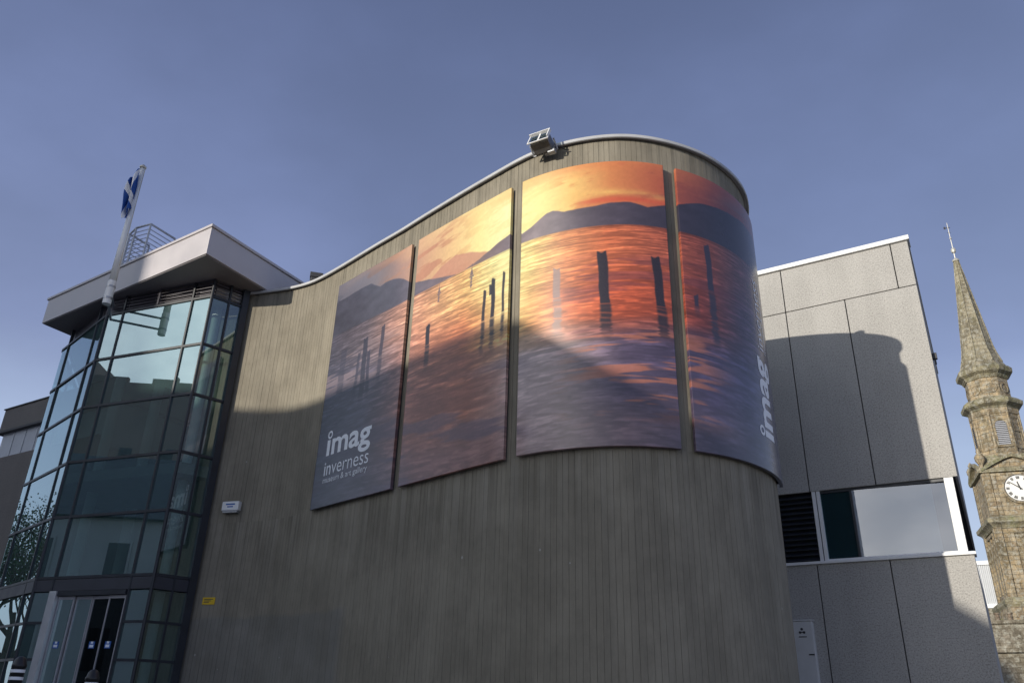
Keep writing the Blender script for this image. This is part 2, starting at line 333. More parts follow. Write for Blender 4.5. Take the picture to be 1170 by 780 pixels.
def m_ground():
    m = mat('stone_paving', (0.3, 0.29, 0.27), 0.9); t = NT(m); v = t.pos()
    br = t.n('ShaderNodeTexBrick', Scale=1.0); br.inputs['Brick Width'].default_value = 0.6; br.inputs['Row Height'].default_value = 0.4; br.inputs['Mortar Size'].default_value = 0.008
    br.inputs['Color1'].default_value = (0.17, 0.165, 0.155, 1); br.inputs['Color2'].default_value = (0.13, 0.125, 0.118, 1); br.inputs['Mortar'].default_value = (0.10, 0.10, 0.09, 1)
    t.l(v, br.inputs['Vector']); n = t.noise(v, 0.7, 7, 0.6)
    t.l(t.mix(0.3, br.outputs['Color'], t.ramp(n, [(0.3, (0.13, 0.13, 0.12)), (0.7, (0.20, 0.19, 0.18))])), t.b.inputs['Base Color'])
    t.bump(br.outputs['Fac'], -0.3, 0.01); return m
M['ground'] = m_ground()

# ------------------------------------------------------------------ ground (one sheet to the horizon)
def gz(x, y):                 # height above the eye
    a = -0.125 * x + 0.03 * y
    a = 1.05 / (1 + math.exp(-max(-30, min(30, (a - 0.5) * 4.5))))
    hill = 17.0 * math.exp(-(((x + 88) / 26) ** 2 + ((y + 16) / 30) ** 2))
    return a + hill - EYE
gs = sorted(set([-1400, -900, -500, -300, -200] + list(range(-150, -20, 10)) + list(range(-20, 21, 2)) + list(range(30, 151, 10)) + [200, 300, 500, 900, 1400]))
g = MB(); nx = len(gs)
for y in gs:
    for x in gs: g.v.append((x, y, gz(x, y)))
for j in range(nx - 1):
    for i in range(nx - 1): g.f.append((j * nx + i, j * nx + i + 1, (j + 1) * nx + i + 1, (j + 1) * nx + i))
tag(g.build('ground', M['ground'], smooth=True), kind='structure')

# ------------------------------------------------------------------ plan curve of the concrete wing
H = 9.0
PC = np.array([(-.80, 1.925), (-.696, 1.897), (-.584, 1.863), (-.521, 1.829), (-.473, 1.785), (-.409, 1.721), (-.322, 1.63), (-.252, 1.562), (-.215, 1.521), (-.101, 1.403), (.028, 1.276), (.098, 1.236), (.181, 1.213), (.238, 1.215), (.299, 1.232), (.363, 1.261), (.415, 1.304), (.454, 1.347), (.485, 1.402), (.506, 1.472), (.508, 1.549), (.49, 1.616), (.455, 1.68), (.41, 1.73), (.33, 1.78), (.33, 2.2)]) * H
def resample(p, step):
    d = np.r_[0, np.cumsum(np.hypot(*np.diff(p, axis=0).T))]; n = int(d[-1] / step); s = np.linspace(0, d[-1], n + 1)
    return np.c_[np.interp(s, d, p[:, 0]), np.interp(s, d, p[:, 1])]
def smooth_line(p, sig, step):
    k = int(3 * sig / step); w = np.exp(-.5 * (np.arange(-k, k + 1) * step / sig) ** 2); w /= w.sum()
    q = np.r_[2 * p[0] - p[k:0:-1], p, 2 * p[-1] - p[-2:-k - 2:-1]]
    return np.c_[np.convolve(q[:, 0], w, 'valid'), np.convolve(q[:, 1], w, 'valid')]
WL = resample(smooth_line(resample(PC, .02), .30, .02), .02)
WS = np.r_[0, np.cumsum(np.hypot(*np.diff(WL, axis=0).T))]
WT = np.gradient(WL, axis=0); WT /= np.hypot(*WT.T)[:, None]
WN = np.c_[WT[:, 1], -WT[:, 0]]
def wp(s, d=0.0):             # plan point at arc length s, d metres out of the wall
    s = np.asarray(s, float)
    x = np.interp(s, WS, WL[:, 0]) + d * np.interp(s, WS, WN[:, 0]); y = np.interp(s, WS, WL[:, 1]) + d * np.interp(s, WS, WN[:, 1])
    return np.stack([x, y], -1)
ZTOP = 9.0

wing = thing('curved_concrete_wing', 'dark boarded concrete museum wing with S-curved front wall and rounded end', 'building', (1.7, 13.5, gz(1.7, 13.5)))
def boarded_wall():
    rng = random.Random(3); me = bpy.data.meshes.new('wall'); v = []; f = []; uv = []; tone = []
    s = 0.0; cols = []; k = 0
    while s < WS[-1] - .1:
        w = 0.092 + rng.uniform(-.006, .006); o = rng.uniform(0, .004); wide = (k % 3 == 0)
        gw, gd = (.005, .009) if wide else (.004, .007)
        cols.append((s, s + gw, s + w, o, gd, rng.random() ** 2)); s += w; k += 1
    z0, z1 = -2.6, ZTOP - .02
    pts = []; tn = []
    for a, b, c, o, gd, tt in cols:
        pts += [(a + .001, -gd), (b - .001, -gd), (b, o), (c, o)]; tn += [1.6, 1.6, tt, tt]
    P = np.array(pts); XY = np.array([wp(a, d) for a, d in P])
    nn = len(P)
    for z in (z0, z1):
        for i in range(nn): v.append((XY[i, 0] - wing.location.x, XY[i, 1] - wing.location.y, z + EYE - wing.location.z))
    for i in range(nn - 1): f.append((i, i + 1, nn + i + 1, nn + i)); uv.append([(P[i, 0], z0), (P[i + 1, 0], z0), (P[i + 1, 0], z1), (P[i, 0], z1)]); tone.append(tn[i])
    me.from_pydata(v, [], f); L = me.uv_layers.new(name='UVMap'); L.data.foreach_set('uv', np.array(uv).ravel())
    at = me.attributes.new('tone', 'FLOAT', 'FACE'); at.data.foreach_set('value', tone)
    me.materials.append(M['concrete']); o = bpy.data.objects.new('wall', me); COL.objects.link(o); o.parent = wing
boarded_wall()
def sweep(s0, s1, prof, step=.06):     # closed profile of (d, z) swept along the wall
    n = int((s1 - s0) / step) + 1; mb = MB()
    mb.rings([[(*wp(s, d), z) for d, z in prof] for s in np.linspace(s0, s1, n)]); return mb
CP = [(-.30, ZTOP - .03), (.015, ZTOP - .03), (.07, ZTOP - .035), (.07, ZTOP - .055), (.085, ZTOP - .045), (.085, ZTOP + .008), (-.30, ZTOP + .04)]
sweep(.05, WS[-1] - .05, CP).build('coping', M['coping'], wing, smooth=False)
rf = MB(); ring = [tuple(wp(q, -.06)) for q in WS[::6]] + [(-7.2, 19.9)]
rf.prism(ring, ZTOP - .35, ZTOP - .12); rf.build('roof', M['roof'], wing)

# ------------------------------------------------------------------ block on the right
WD = np.array((-.845, .534)); WD /= np.linalg.norm(WD)       # from its corner leftwards
BN = np.array((WD[1], -WD[0])); 
if BN @ np.array((1.01, 1.742)) > 0: BN = -BN                 # outward
BC = np.array((1.010, 1.742)) * H
BS = -np.array((math.sin(R_(30.45)), math.cos(R_(30.45))))     # its side walls run back a little askew
def bl(x, d, z): q = BC + WD * x + (BN if d > 0 else BS) * d; return (q[0], q[1], z)
def bbox(mb, x0, x1, d0, d1, z0, z1):
    mb.hexa([bl(x, d, z) for z in (z0, z1) for x, d in ((x0, d0), (x0, d1), (x1, d1), (x1, d0))])
blk = thing('aggregate_block', 'pale square-cut exposed aggregate block with strip window, right of the curved wall', 'building', (BC[0] + 1, BC[1] + 3, gz(10, 17)))
mb = MB(); bbox(mb, .03, 5.5, -9, -.06, 4.60, 10.12); bbox(mb, .03, 5.5, -9, -.06, -2.6, 2.97); bbox(mb, .25, 5.5, -9, -3.2, 2.97, 4.60); mb.build('structure_core', M['core'], blk)
J = .011
for z0, z1, xs in ((8.99, 10.13, (0, .37, 2.9, 5.4)), (4.56, 8.97, (0, 1.54, 2.9, 5.4)), (-2.6, 3.0, (0, 1.52, 2.95, 5.4))):
    for a, b in zip(xs[:-1], xs[1:]):
        mb = MB(); bbox(mb, a + (J if a else 0), b - J, -.055, 0, z0, z1); mb.build('wall_panel', M['aggregate'], blk, bevel=.006)
for z0, z1 in ((4.56, 8.97), (8.99, 10.13), (-2.6, 3.0)):
    mb = MB(); bbox(mb, -.001, .045, -9, -.06, z0, z1); mb.build('side_panel', M['aggregate'], blk)
mb = MB(); bbox(mb, -.05, 5.5, -.4, .05, 10.15, 10.265); bbox(mb, -.03, .25, -9, -.402, 10.15, 10.263); mb.build('parapet_flashing', M['white'], blk, bevel=.008)
mb = MB(); bbox(mb, .3, 5.4, -9, -.42, 10.05, 10.16); mb.build('roof', M['roof'], blk)
mb = MB(); bbox(mb, -.04, 5.4, -.35, .055, 3.003, 3.06); mb.build('window_sill', M['white'], blk, bevel=.006)
win = MB(); 
bbox(win, .09, .26, -.16, -.01, 3.062, 4.555); bbox(win, 2.70, 2.775, -.14, -.012, 3.062, 4.555); bbox(win, 2.795, 2.87, -.14, -.012, 3.062, 4.555)
bbox(win, .262, 2.698, -.13, -.03, 3.062, 3.10)
wf = win.build('window', M['white'], blk, bevel=.005)
mb = MB(); bbox(mb, .262, 2.698, -.12, -.05, 4.50, 4.555); bbox(mb, 2.05, 2.10, -.12, -.04, 3.102, 4.498); bbox(mb, 2.775, 2.795, -.14, -.06, 3.07, 4.555); mb.build('frame', M['frame'], wf)
mb = MB(); mb.hexa([bl(x, d, z) for z in (3.102, 4.498) for x, d in ((.262, -.135), (.262, -.120), (2.05, -.030), (2.05, -.045))]); mb.build('pane', M['glass_sky'], wf)   # set slightly askew in its frame
mb = MB(); bbox(mb, 2.10, 2.698, -.095, -.080, 3.102, 4.498); mb.build('pane', M['glass_teal'], wf)
mb = MB(); bbox(mb, .12, 2.7, -3.1, -3.0, 2.99, 4.58); mb.build('inner_wall', M['dark_int'], blk)
mb = MB(); bbox(mb, 2.72, 5.3, -.40, -.36, 2.99, 4.58); mb.build('louvre_backing', M['dark_int'], blk)
mb = MB(); bbox(mb, .52, 2.046, -.17, -.15, 3.11, 4.50); mb.build('window_blind', M['white'], wf)
lv = MB()
for i in range(13):
    z = 3.09 + i * .112; lv.obox(bl(2.88, -.02, z), np.array((*(WD * 2.4), 0)), np.array((*(BN * -.09), .075)), (0, 0, .014))
lv.build('window_louvre', M['frame'], blk)
# wall cabinet
cab = thing('wall_cabinet', 'tall narrow pale cabinet fixed to the block wall beside the rounded end', 'cabinet', bl(3.38, .1, -.65))
mb = MB(); bbox(mb, 3.17, 3.58, .003, .16, -.65, 1.86); mb.build('body', M['cabinet'], cab, bevel=.012)
mb = MB(); bbox(mb, 3.15, 3.60, .003, .175, 1.862, 1.885); mb.build('lid', M['cabinet'], cab, bevel=.006)
mb = MB(); bbox(mb, 3.19, 3.30, .161, .168, 1.20, 1.225); mb.build('slot', M['black'], cab)
mb = MB()
for dx, dz in ((0, .045), (-.04, -.02), (.04, -.02)):
    c = [(3.385 + dx + .026 * math.cos(a), 1.66 + dz + .026 * math.sin(a)) for a in np.linspace(0, 2 * math.pi, 15)[:-1]]
    mb.rings([[bl(x, .1605, z) for x, z in c], [bl(x, .165, z) for x, z in c]])
bbox(mb, 3.355, 3.415, .1605, .165, 1.635, 1.655); bbox(mb, 3.30, 3.46, .1605, .164, 1.545, 1.565)
mb.build('emblem', M['rust'], cab)
# small lamp on the block's far edge
wl = thing('wall_lamp', 'tiny dark lamp on the edge of the pale block high above its window', 'lamp', bl(-.02, -.25, 7.2))
mb = MB(); bbox(mb, -.10, -.002, -.30, -.20, 7.22, 7.36); mb.build('housing', M['rust'], wl, bevel=.01)
mb = MB(); mb.tube([bl(-.05, -.25, 7.22), bl(-.05, -.25, 7.10)], .018, 6); mb.build('stem', M['rust'], wl)

# ------------------------------------------------------------------ glass entrance tower
ZR = [8.58, 7.37, 6.165, 4.85, 3.60, 2.31]         # glazing rows, top down
ZBB = 2.04                                          # underside of the dark band
ZF = -.48                                           # floor level
TA = np.array((-.777, 1.827)) * H; TB = np.array((-1.106, 1.957)) * H; TE = np.array((-1.355, 2.209)) * H; TW = np.array((-.709, 1.892)) * H
TG = TE + np.array((-.34, .94)) * 3.2
twr = thing('glass_entrance_tower', 'faceted dark-framed glass entrance tower under an overhanging silver roof', 'building', (-9.0, 19.0, ZF))
class Facet:
    def __init__(s, a, b):
        s.a = np.array(a); s.t = (b - a); s.L = np.linalg.norm(s.t); s.t = s.t / s.L; s.n = np.array((s.t[1], -s.t[0]))
        if s.n @ (s.a - np.array((-9.0, 20.5))) < 0: s.n = -s.n
    def p(s, x, d, z): q = s.a + s.t * x + s.n * d; return (q[0], q[1], z)
    def box(s, mb, x0, x1, d0, d1, z0, z1): mb.obox(s.p(x0, d0, z0), np.array((*(s.t * (x1 - x0)), 0)), np.array((*(s.n * (d1 - d0)), 0)), (0, 0, z1 - z0))
FF = Facet(TA, TB); FL = Facet(TB, TE); FR = Facet(TW, TA); FG = Facet(TE, TG)
facets = [(FR, [0, FR.L * .5, FR.L]), (FF, [0, .56, 2.66, FF.L]), (FL, [0, .60, 2.66, FL.L]), (FG, [0, 1.6, FG.L])]
frame = MB(); HW = .022
for fc, xs in facets:
    inner = xs[1:-1]
    for x in inner: fc.box(frame, x - HW, x + HW, -.05, .022, ZF, 9.10)
    for z in ZR: 
        cuts = [0] + inner + [fc.L]
        for a, b in zip(cuts[:-1], cuts[1:]): fc.box(frame, a + HW + .002, b - HW - .002, -.05, .020, z - .028, z + .028)
    for z in (1.42, .72, .05):
        for k, (a, b) in enumerate(zip(xs[:-1], xs[1:])):
            if fc is FF and k == 1: continue
            fc.box(frame, a + HW + .002, b - HW - .002, -.05, .018, z - .025, z + .025)
for c in (TA, TB): frame.lathe([(.036, ZF), (.036, 9.1)], 8, c)
FR.box(frame, -.02, .13, -.12, .06, ZF, 9.08)         # dark post against the concrete
frame.build('frame', M['frame'], twr)
prng = random.Random(11)
def pane(fc, x0, x1, z0, z1):     # each sheet sits a hair out of true, as glazed panes do
    e = [prng.uniform(-.003, .003) for _ in range(3)]; mb = MB()
    def d(x, z): return -.014 + e[0] * (x - x0) + e[1] * (z - z0) + e[2]
    mb.hexa([fc.p(x, d(x, z) + q, z) for z in (z0, z1) for x, q in ((x0, -.006), (x0, .006), (x1, .006), (x1, -.006))])
    mb.build('glass_pane', M['glass_side'] if fc is FR else M['glass'], twr)
for fc, xs in facets:
    for k, (a, b) in enumerate(zip(xs[:-1], xs[1:])):
        for zt, zb in zip(ZR[:-1], ZR[1:]):
            pane(fc, a + HW, b - HW, zb + .028, zt - .028)
        if not (fc is FF and k == 1):
            for zt, zb in ((ZBB, 1.42), (1.42, .72), (.72, .05), (.05, ZF)):
                pane(fc, a + HW, b - HW, zb + .025, zt - .025)
        mb = MB(); fc.box(mb, a + HW + .001, b - HW - .001, -.10, .015, ZBB, ZR[-1] - .036); mb.build('spandrel_panel', M['spandrel'], twr)
        # louvred head
        lv = MB()
        fc.box(lv, a + HW + .001, b - HW - .001, -.12, -.10, ZR[0] + .036, 9.10)
        if fc in (FR, FF):
            for i in range(5):
                z = ZR[0] + .07 + i * .085; o = fc.p(a + HW + .03, .01, z); lv.obox(o, np.array((*(fc.t * (b - a - 2 * HW - .06)), 0)), np.array((*(fc.n * -.06), .045)), (0, 0, .012))
            if b - a > 1.5: fc.box(lv, (a + b) / 2 - .025, (a + b) / 2 + .025, -.09, .03, ZR[0] + .036, 9.10)
        lv.build('louvre', M['louvre'], twr)
# doors in the middle bay
x0, x1 = .60, 2.62
mb = MB(); FF.box(mb, x1 - .19, x1 + .0, -.05, .085, ZF, ZBB - .01); mb.build('door_jamb', M['silver'], twr, bevel=.006)
mb = MB(); FF.box(mb, x0, x1 - .192, -.05, .05, ZBB - .10, ZBB - .01); mb.build('door_head', M['frame'], twr)
dw = (x1 - .19 - x0) / 4
for k in range(4):
    a = x0 + k * dw; b = a + dw; dd = -.03 if k in (0, 3) else -.07
    st = MB()
    FF.box(st, a + .010, a + .035, dd - .02, dd + .025, ZF + .02, ZBB - .11); FF.box(st, b - .035, b - .010, dd - .02, dd + .025, ZF + .02, ZBB - .11)
    FF.box(st, a + .036, b - .036, dd - .018, dd + .02, ZF + .02, ZF + .16); FF.box(st, a + .036, b - .036, dd - .018, dd + .02, ZBB - .17, ZBB - .11)
    dl = st.build('door_leaf', M['door_alu'], twr)
    mb = MB(); FF.box(mb, a + .036, b - .036, dd - .006, dd + .006, ZF + .16, ZBB - .17); mb.build('pane', M['glass'] if k > 1 else M['glass_dark_inside'], dl)
    if k in (0, 1, 3):
        mb = MB(); xm = (a + b) / 2; FF.box(mb, xm - .075, xm + .075, dd + .008, dd + .011, .93, 1.06); q = mb.build('door_sticker', M['blue'], dl)
        mb = MB(); FF.box(mb, xm - .05, xm + .05, dd + .0112, dd + .013, .95, 1.0); FF.box(mb, xm - .03, xm + .03, dd + .0112, dd + .013, 1.02, 1.06); mb.build('sticker_mark', M['print_white'], dl)
# interior
inn = MB(); poly = [TW + (.05, .12), TA + (.02, .15), TB + (.06, .16), TE + (.14, .05), TG + (.2, 0), (-10.5, 24.5), (-5.6, 21.5)]
inn.prism(poly, ZF - .2, ZF - .001); inn.prism(poly, 4.42, 4.66); inn.prism(poly, 2.07, 2.26); inn.build('floor_slab', M['slab'], twr)
mb = MB(); mb.prism(poly, 8.66, 8.9); mb.build('ceiling', M['white'], twr)
mb = MB(); mb.obox((-14.2, 24.8, ZF), (4.0, .35, 0), (.0, .2, 0), (0, 0, 9.2)); mb.obox((-10.3, 25.1, ZF), (5, -3.3, 0), (.1, .2, 0), (0, 0, 9.2)); mb.obox((-5.25, 21.8, ZF), (-.9, -4.5, 0), (-.15, .03, 0), (0, 0, 9.2)); mb.build('inner_wall', M['cream'], twr)
for x, y, r in ((TA[0] - .15, TA[1] + .85, .11), (TW[0] - .35, TW[1] + .9, .10), (TB[0] + .2, TB[1] + 1.0, .12), (-9.5, 20.2, .13)):
    mb = MB(); mb.lathe([(r, ZF), (r, 2.06)], 20, (x, y)); mb.lathe([(r, 2.262), (r, 4.415)], 20, (x, y)); mb.lathe([(r, 4.665), (r, 8.655)], 20, (x, y)); mb.build('column', M['white'], twr, smooth=False)
sh = MB(); sh.obox((-8.9, 19.6, 4.67), (1.4, -.5, 0), (.15, .4, 0), (0, 0, 1.0)); sh.obox((-8.6, 20.5, 2.27), (1.6, -.6, 0), (.1, .4, 0), (0, 0, 1.3)); sh.obox((-8.2, 19.4, ZF), (1.2, -.5, 0), (.2, .5, 0), (0, 0, 1.05)); sh.build('reception_counter', M['dark_int'], twr, bevel=.02)
# roof slab with deep fascia
CB, CT = 9.04, 9.80
cA = np.array((-.759, 1.699)) * H; cL = np.array((-1.39, 2.13)) * H; side = np.array((.163, .293)); side /= np.linalg.norm(side)
def inset(p): return p
cR = cA + side * 5.2; cLB = cL + side * 5.0
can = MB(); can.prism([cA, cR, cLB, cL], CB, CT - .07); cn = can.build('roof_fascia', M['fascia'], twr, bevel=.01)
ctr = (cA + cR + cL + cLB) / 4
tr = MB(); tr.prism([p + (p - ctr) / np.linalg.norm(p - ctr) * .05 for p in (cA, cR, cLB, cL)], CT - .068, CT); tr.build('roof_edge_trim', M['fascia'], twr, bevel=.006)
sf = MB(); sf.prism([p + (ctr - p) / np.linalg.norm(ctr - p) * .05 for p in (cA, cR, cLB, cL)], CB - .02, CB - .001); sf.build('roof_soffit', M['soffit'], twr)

# ------------------------------------------------------------------ left wing behind the tower
lw = thing('left_museum_wing', 'low dark rough concrete wing behind the left side of the glass tower', 'building', (-17.5, 25.5, ZF))
r0 = 27.5
def azp(px, py, r): q = ray(px, py); h = math.hypot(q[0], q[1]); return np.array((q[0] / h * r, q[1] / h * r)), q[2] / h * r
c0, zt = azp(6.4, 468.7, r0); _, zb = azp(0.5, 494, r0); _, z2 = azp(0, 518.7, r0)
LD = np.array((.845, -.534)); LDn = np.array((-.534, -.845))
def lwbox(mb, x0, x1, d0, d1, z0, z1): q = c0 + LD * x0 + LDn * d0; mb.obox((*q, z0), np.array((*(LD * (x1 - x0)), 0)), np.array((*(LDn * (d1 - d0)), 0)), (0, 0, z1 - z0))
mb = MB(); lwbox(mb, 0, 6, -5, 0, zb, zt); mb.build('upper_wall', M['aggregate_dark'], lw, bevel=.01)
mb = MB(); lwbox(mb, -.04, 6, -5, .03, zt + .002, zt + .035); lwbox(mb, -.12, 6, -4.9, .04, zb - .06, zb - .002); mb.build('coping', M['rust'], lw)
mb = MB(); lwbox(mb, .12, 5.8, -4.6, -.10, z2 - .6, zb - .062); mb.build('clerestory', M['strip'], lw)
mb = MB()
for k in range(6): lwbox(mb, .75 + k * .62, .78 + k * .62, -.098, -.085, z2 - .5, zb - .064)
mb.build('clerestory_joint', M['galv'], lw)
mb = MB(); lwbox(mb, -6, 5.5, -5, .12, ZF - 1, z2 - .28); mb.build('lower_wall', M['aggregate_dark'], lw, bevel=.01)

# ------------------------------------------------------------------ banners
def vnoise(x, y, seed):
    rng = np.random.RandomState(seed); T = rng.rand(256, 256)
    xi = np.floor(x).astype(int); yi = np.floor(y).astype(int); fx = x - xi; fy = y - yi
    fx = fx * fx * (3 - 2 * fx); fy = fy * fy * (3 - 2 * fy)
    a = T[xi % 256, yi % 256]; b = T[(xi + 1) % 256, yi % 256]; c = T[xi % 256, (yi + 1) % 256]; d = T[(xi + 1) % 256, (yi + 1) % 256]
    return (a * (1 - fx) + b * fx) * (1 - fy) + (c * (1 - fx) + d * fx) * fy
def fbm(x, y, seed, oct=4):
    o = 0; a = .5
    for k in range(oct): o = o + a * vnoise(x * 2 ** k + 17.3 * k, y * 2 ** k + 5.1 * k, seed + k); a *= .5
    return o / (1 - .5 ** oct)
def C3(*c): return np.array(c, float) / 255
def gradc(x, stops):
    xs = [s[0] for s in stops]; cs = np.array([s[1] for s in stops], float) / 255
    return np.stack([np.interp(x, xs, cs[:, i]) for i in range(3)], -1)
def lerp(a, b, m): return a * (1 - m[..., None]) + b * m[..., None]
def sst(x, a, b): t = np.clip((x - a) / (b - a), 0, 1); return t * t * (3 - 2 * t)
WATER = 7.17
def sunset(s, z):
    """printed sunset over a loch: sky, far hills, rippled water, old mooring posts (sRGB 0..1)"""
    wob = fbm(s * 1.1, z * 5, 3)
    # sky
    sk = gradc(s, [(3.9, (132, 130, 148)), (5.3, (150, 140, 150)), (6.2, (190, 148, 132)), (6.9, (214, 160, 122)), (7.8, (240, 196, 132)), (8.5, (253, 232, 150)), (9.2, (255, 246, 176)), (9.9, (255, 238, 150)), (10.5, (250, 200, 108)), (11.1, (226, 138, 78)), (11.9, (205, 100, 66)), (12.6, (168, 84, 72)), (13.6, (130, 84, 88)), (15, (110, 82, 92))])
    cl = fbm(s * 1.3 + z * .5, z * 6.5 - s * .9, 11, 6); st = sst(cl, .50, .60)
    cc = gradc(s, [(4, (110, 110, 128)), (6.3, (216, 150, 112)), (7.3, (196, 128, 98)), (8.6, (240, 190, 110)), (9.7, (252, 214, 120)), (10.4, (232, 150, 78)), (11.4, (196, 96, 66)), (13, (140, 70, 70))])
    sk = lerp(sk, cc, st * .75 * (1 - .7 * sst(s, 7.6, 8.6) * (1 - sst(s, 9.9, 10.5))))
    top = sst(z + .10 * np.sin(s * 2.1) + .3 * (wob - .5), 8.12, 8.40); sk = lerp(sk, gradc(s, [(4, (150, 140, 150)), (6, (230, 170, 130)), (8, (250, 222, 150)), (9.5, (250, 190, 110)), (10.6, (238, 128, 70)), (12, (236, 140, 80)), (13, (190, 90, 70))]), top * .55)
    hl = np.exp(-((z - 7.78 - .05 * np.sin(s * 3)) / .07) ** 2) * sst(s, 10.0, 10.6) * (1 - sst(s, 11.8, 12.1)) * fbm(s * 3, z * 8, 21); sk = lerp(sk, np.broadcast_to(C3(250, 190, 100), sk.shape), np.clip(hl * 1.3, 0, 1))
    red = np.exp(-((z - 7.66) / .06) ** 2) * sst(s, 10.4, 10.9) * (1 - sst(s, 12, 12.5)); sk = lerp(sk, np.broadcast_to(C3(232, 92, 58), sk.shape), red * .7)
    img = sk
    # hills
    e = .025 * (fbm(s * 6, s * 0 + 1, 31) - .5)
    pink = np.interp(s, [6.9, 7.2, 7.5, 7.9, 8.3, 8.7, 9.1], [7.2, 7.36, 7.52, 7.60, 7.50, 7.34, 7.17]) + e
    img = lerp(img, np.broadcast_to(C3(204, 138, 112), img.shape), sst(pink - z, -.02, .02) * .8)
    h = np.interp(s, [3.9, 4.0, 4.39, 4.87, 5.18, 5.52, 5.7, 5.97, 6.3, 6.5, 6.76, 7.13, 7.5, 7.95, 8.1, 8.37, 8.6, 8.81, 9.05, 9.29, 9.56, 9.75, 9.9, 10.03, 10.14, 10.34, 10.6, 10.84, 11.1, 11.39, 11.67, 11.92, 12.21, 12.65, 13.17, 13.83, 15],
                  [8.0, 8.02, 8.02, 8.04, 8.02, 7.82, 7.86, 7.84, 7.72, 7.58, 7.46, 7.38, 7.28, 7.17, 7.17, 7.22, 7.27, 7.33, 7.41, 7.46, 7.36, 7.43, 7.52, 7.60, 7.61, 7.54, 7.55, 7.56, 7.60, 7.60, 7.53, 7.60, 7.70, 7.86, 7.93, 8.0, 8.0]) + e
    hc = gradc(s, [(3.9, (92, 92, 110)), (6, (98, 94, 110)), (7.4, (122, 106, 114)), (8.2, (140, 112, 104)), (9.2, (128, 112, 118)), (9.8, (150, 134, 138)), (10.6, (96, 84, 96)), (12, (66, 60, 76)), (13, (58, 58, 78)), (15, (70, 72, 92))])
    hc = hc * (1 + .25 * (fbm(s * 4, z * 8, 41) - .5))[..., None]
    img = lerp(img, hc, sst(h - z, -.012, .012))
    # water
    t = np.clip((WATER - z) / 3.7, 0, 1)
    near = gradc(s, [(3.9, (108, 104, 122)), (5.2, (128, 112, 122)), (6.0, (190, 140, 124)), (6.9, (226, 158, 120)), (8.2, (244, 186, 112)), (9.0, (255, 236, 150)), (9.7, (255, 222, 132)), (10.3, (240, 150, 88)), (11.0, (214, 110, 66)), (11.9, (188, 92, 64)), (12.6, (160, 78, 64)), (13.4, (130, 84, 88)), (15, (90, 86, 108))])
    mid = gradc(s, [(3.9, (92, 94, 120)), (5.6, (124, 112, 130)), (6.9, (196, 128, 104)), (8.2, (210, 120, 76)), (8.9, (236, 158, 84)), (9.6, (250, 176, 96)), (10.2, (232, 128, 76)), (11, (212, 94, 54)), (11.9, (196, 84, 52)), (12.5, (150, 68, 60)), (13.4, (96, 76, 100)), (15, (84, 84, 110))])
    low = gradc(s, [(3.9, (88, 92, 116)), (5.4, (112, 104, 124)), (6.9, (192, 120, 98)), (8.4, (214, 126, 90)), (9.6, (222, 196, 194)), (10.3, (164, 138, 142)), (11.2, (90, 76, 100)), (11.9, (82, 70, 98)), (12.6, (80, 72, 108)), (14, (92, 92, 122))])  # third banner: sheen haze painted in at left, sunlit wedge painted darker
    bot = gradc(s, [(3.9, (82, 84, 108)), (5.6, (120, 108, 126)), (7.2, (160, 112, 108)), (9.0, (166, 118, 110)), (9.8, (212, 184, 182)), (11.2, (142, 112, 116)), (12.6, (84, 74, 100)), (14, (92, 94, 120))])  # painted sheen haze carried down to the banner foot
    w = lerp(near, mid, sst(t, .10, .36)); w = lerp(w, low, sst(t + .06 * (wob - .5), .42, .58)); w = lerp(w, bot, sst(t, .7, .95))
    # ripples, closer together toward the far shore
    Y = 62 * np.log(1 + 2.6 * t) + .7 * np.sin(s * 1.1 + 2 * t)
    f1 = fbm(s * 1.5, Y, 51, 3); f2 = fbm(s * 4.5 + 7, Y * 1.7, 61, 3); f3 = fbm(s * .50 + 3, Y * .22, 67, 4)
    ridge = sst(1 - np.abs(2 * f1 - 1), .78, 1.0); crest = sst(f2, .54, .70)
    calm = 1 - .45 * sst(t, .45, .75)
    rr = ((f1 - .5) * 1.1 + (f3 - .5) * .8 + (f2 - .5) * .8) * calm
    w = w * (1 + .40 * rr)[..., None] * (1 - .17 * ridge * calm)[..., None] * (1 + .15 * crest * calm)[..., None]
    # sky glints in the blue lower water, dark lanes in the red water
    f4 = fbm(s * 1.0 + 5, Y * .55, 77, 4); gl = sst(f4 * .6 + f1 * .4, .50, .58) * sst(t, .42, .56) * (1 - sst(t, .80, .95)) * sst(s, 10.0, 10.9) * (1 - sst(s, 12.2, 13.2)); w = lerp(w, np.broadcast_to(C3(226, 124, 80), w.shape), gl * .62)
    bands = sst(f3 * .7 + f1 * .3, .50, .58) * sst(s, 10.0, 10.5) * (1 - sst(s, 12.9, 13.8)) * sst(t, .12, .20) * (1 - sst(t, .48, .58)); w = lerp(w, np.broadcast_to(C3(104, 54, 66), w.shape), bands * .5)
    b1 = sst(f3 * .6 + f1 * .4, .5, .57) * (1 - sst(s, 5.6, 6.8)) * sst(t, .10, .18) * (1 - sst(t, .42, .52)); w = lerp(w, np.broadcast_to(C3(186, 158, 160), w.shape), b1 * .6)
    pu = sst(fbm(s * .8 + 2, z * 4 + s * .3, 95, 4), .5, .66) * sst(t, .5, .65) * (1 - sst(s, 9.3, 10)); w = lerp(w, np.broadcast_to(C3(100, 88, 116), w.shape), pu * .5)
    br_ = sst(f3, .5, .62) * sst(s, 6.6, 7.4) * (1 - sst(s, 8.6, 9.6)) * sst(t, .15, .4) * (1 - sst(t, .7, .9)); w = lerp(w, np.broadcast_to(C3(128, 76, 64), w.shape), br_ * .55)
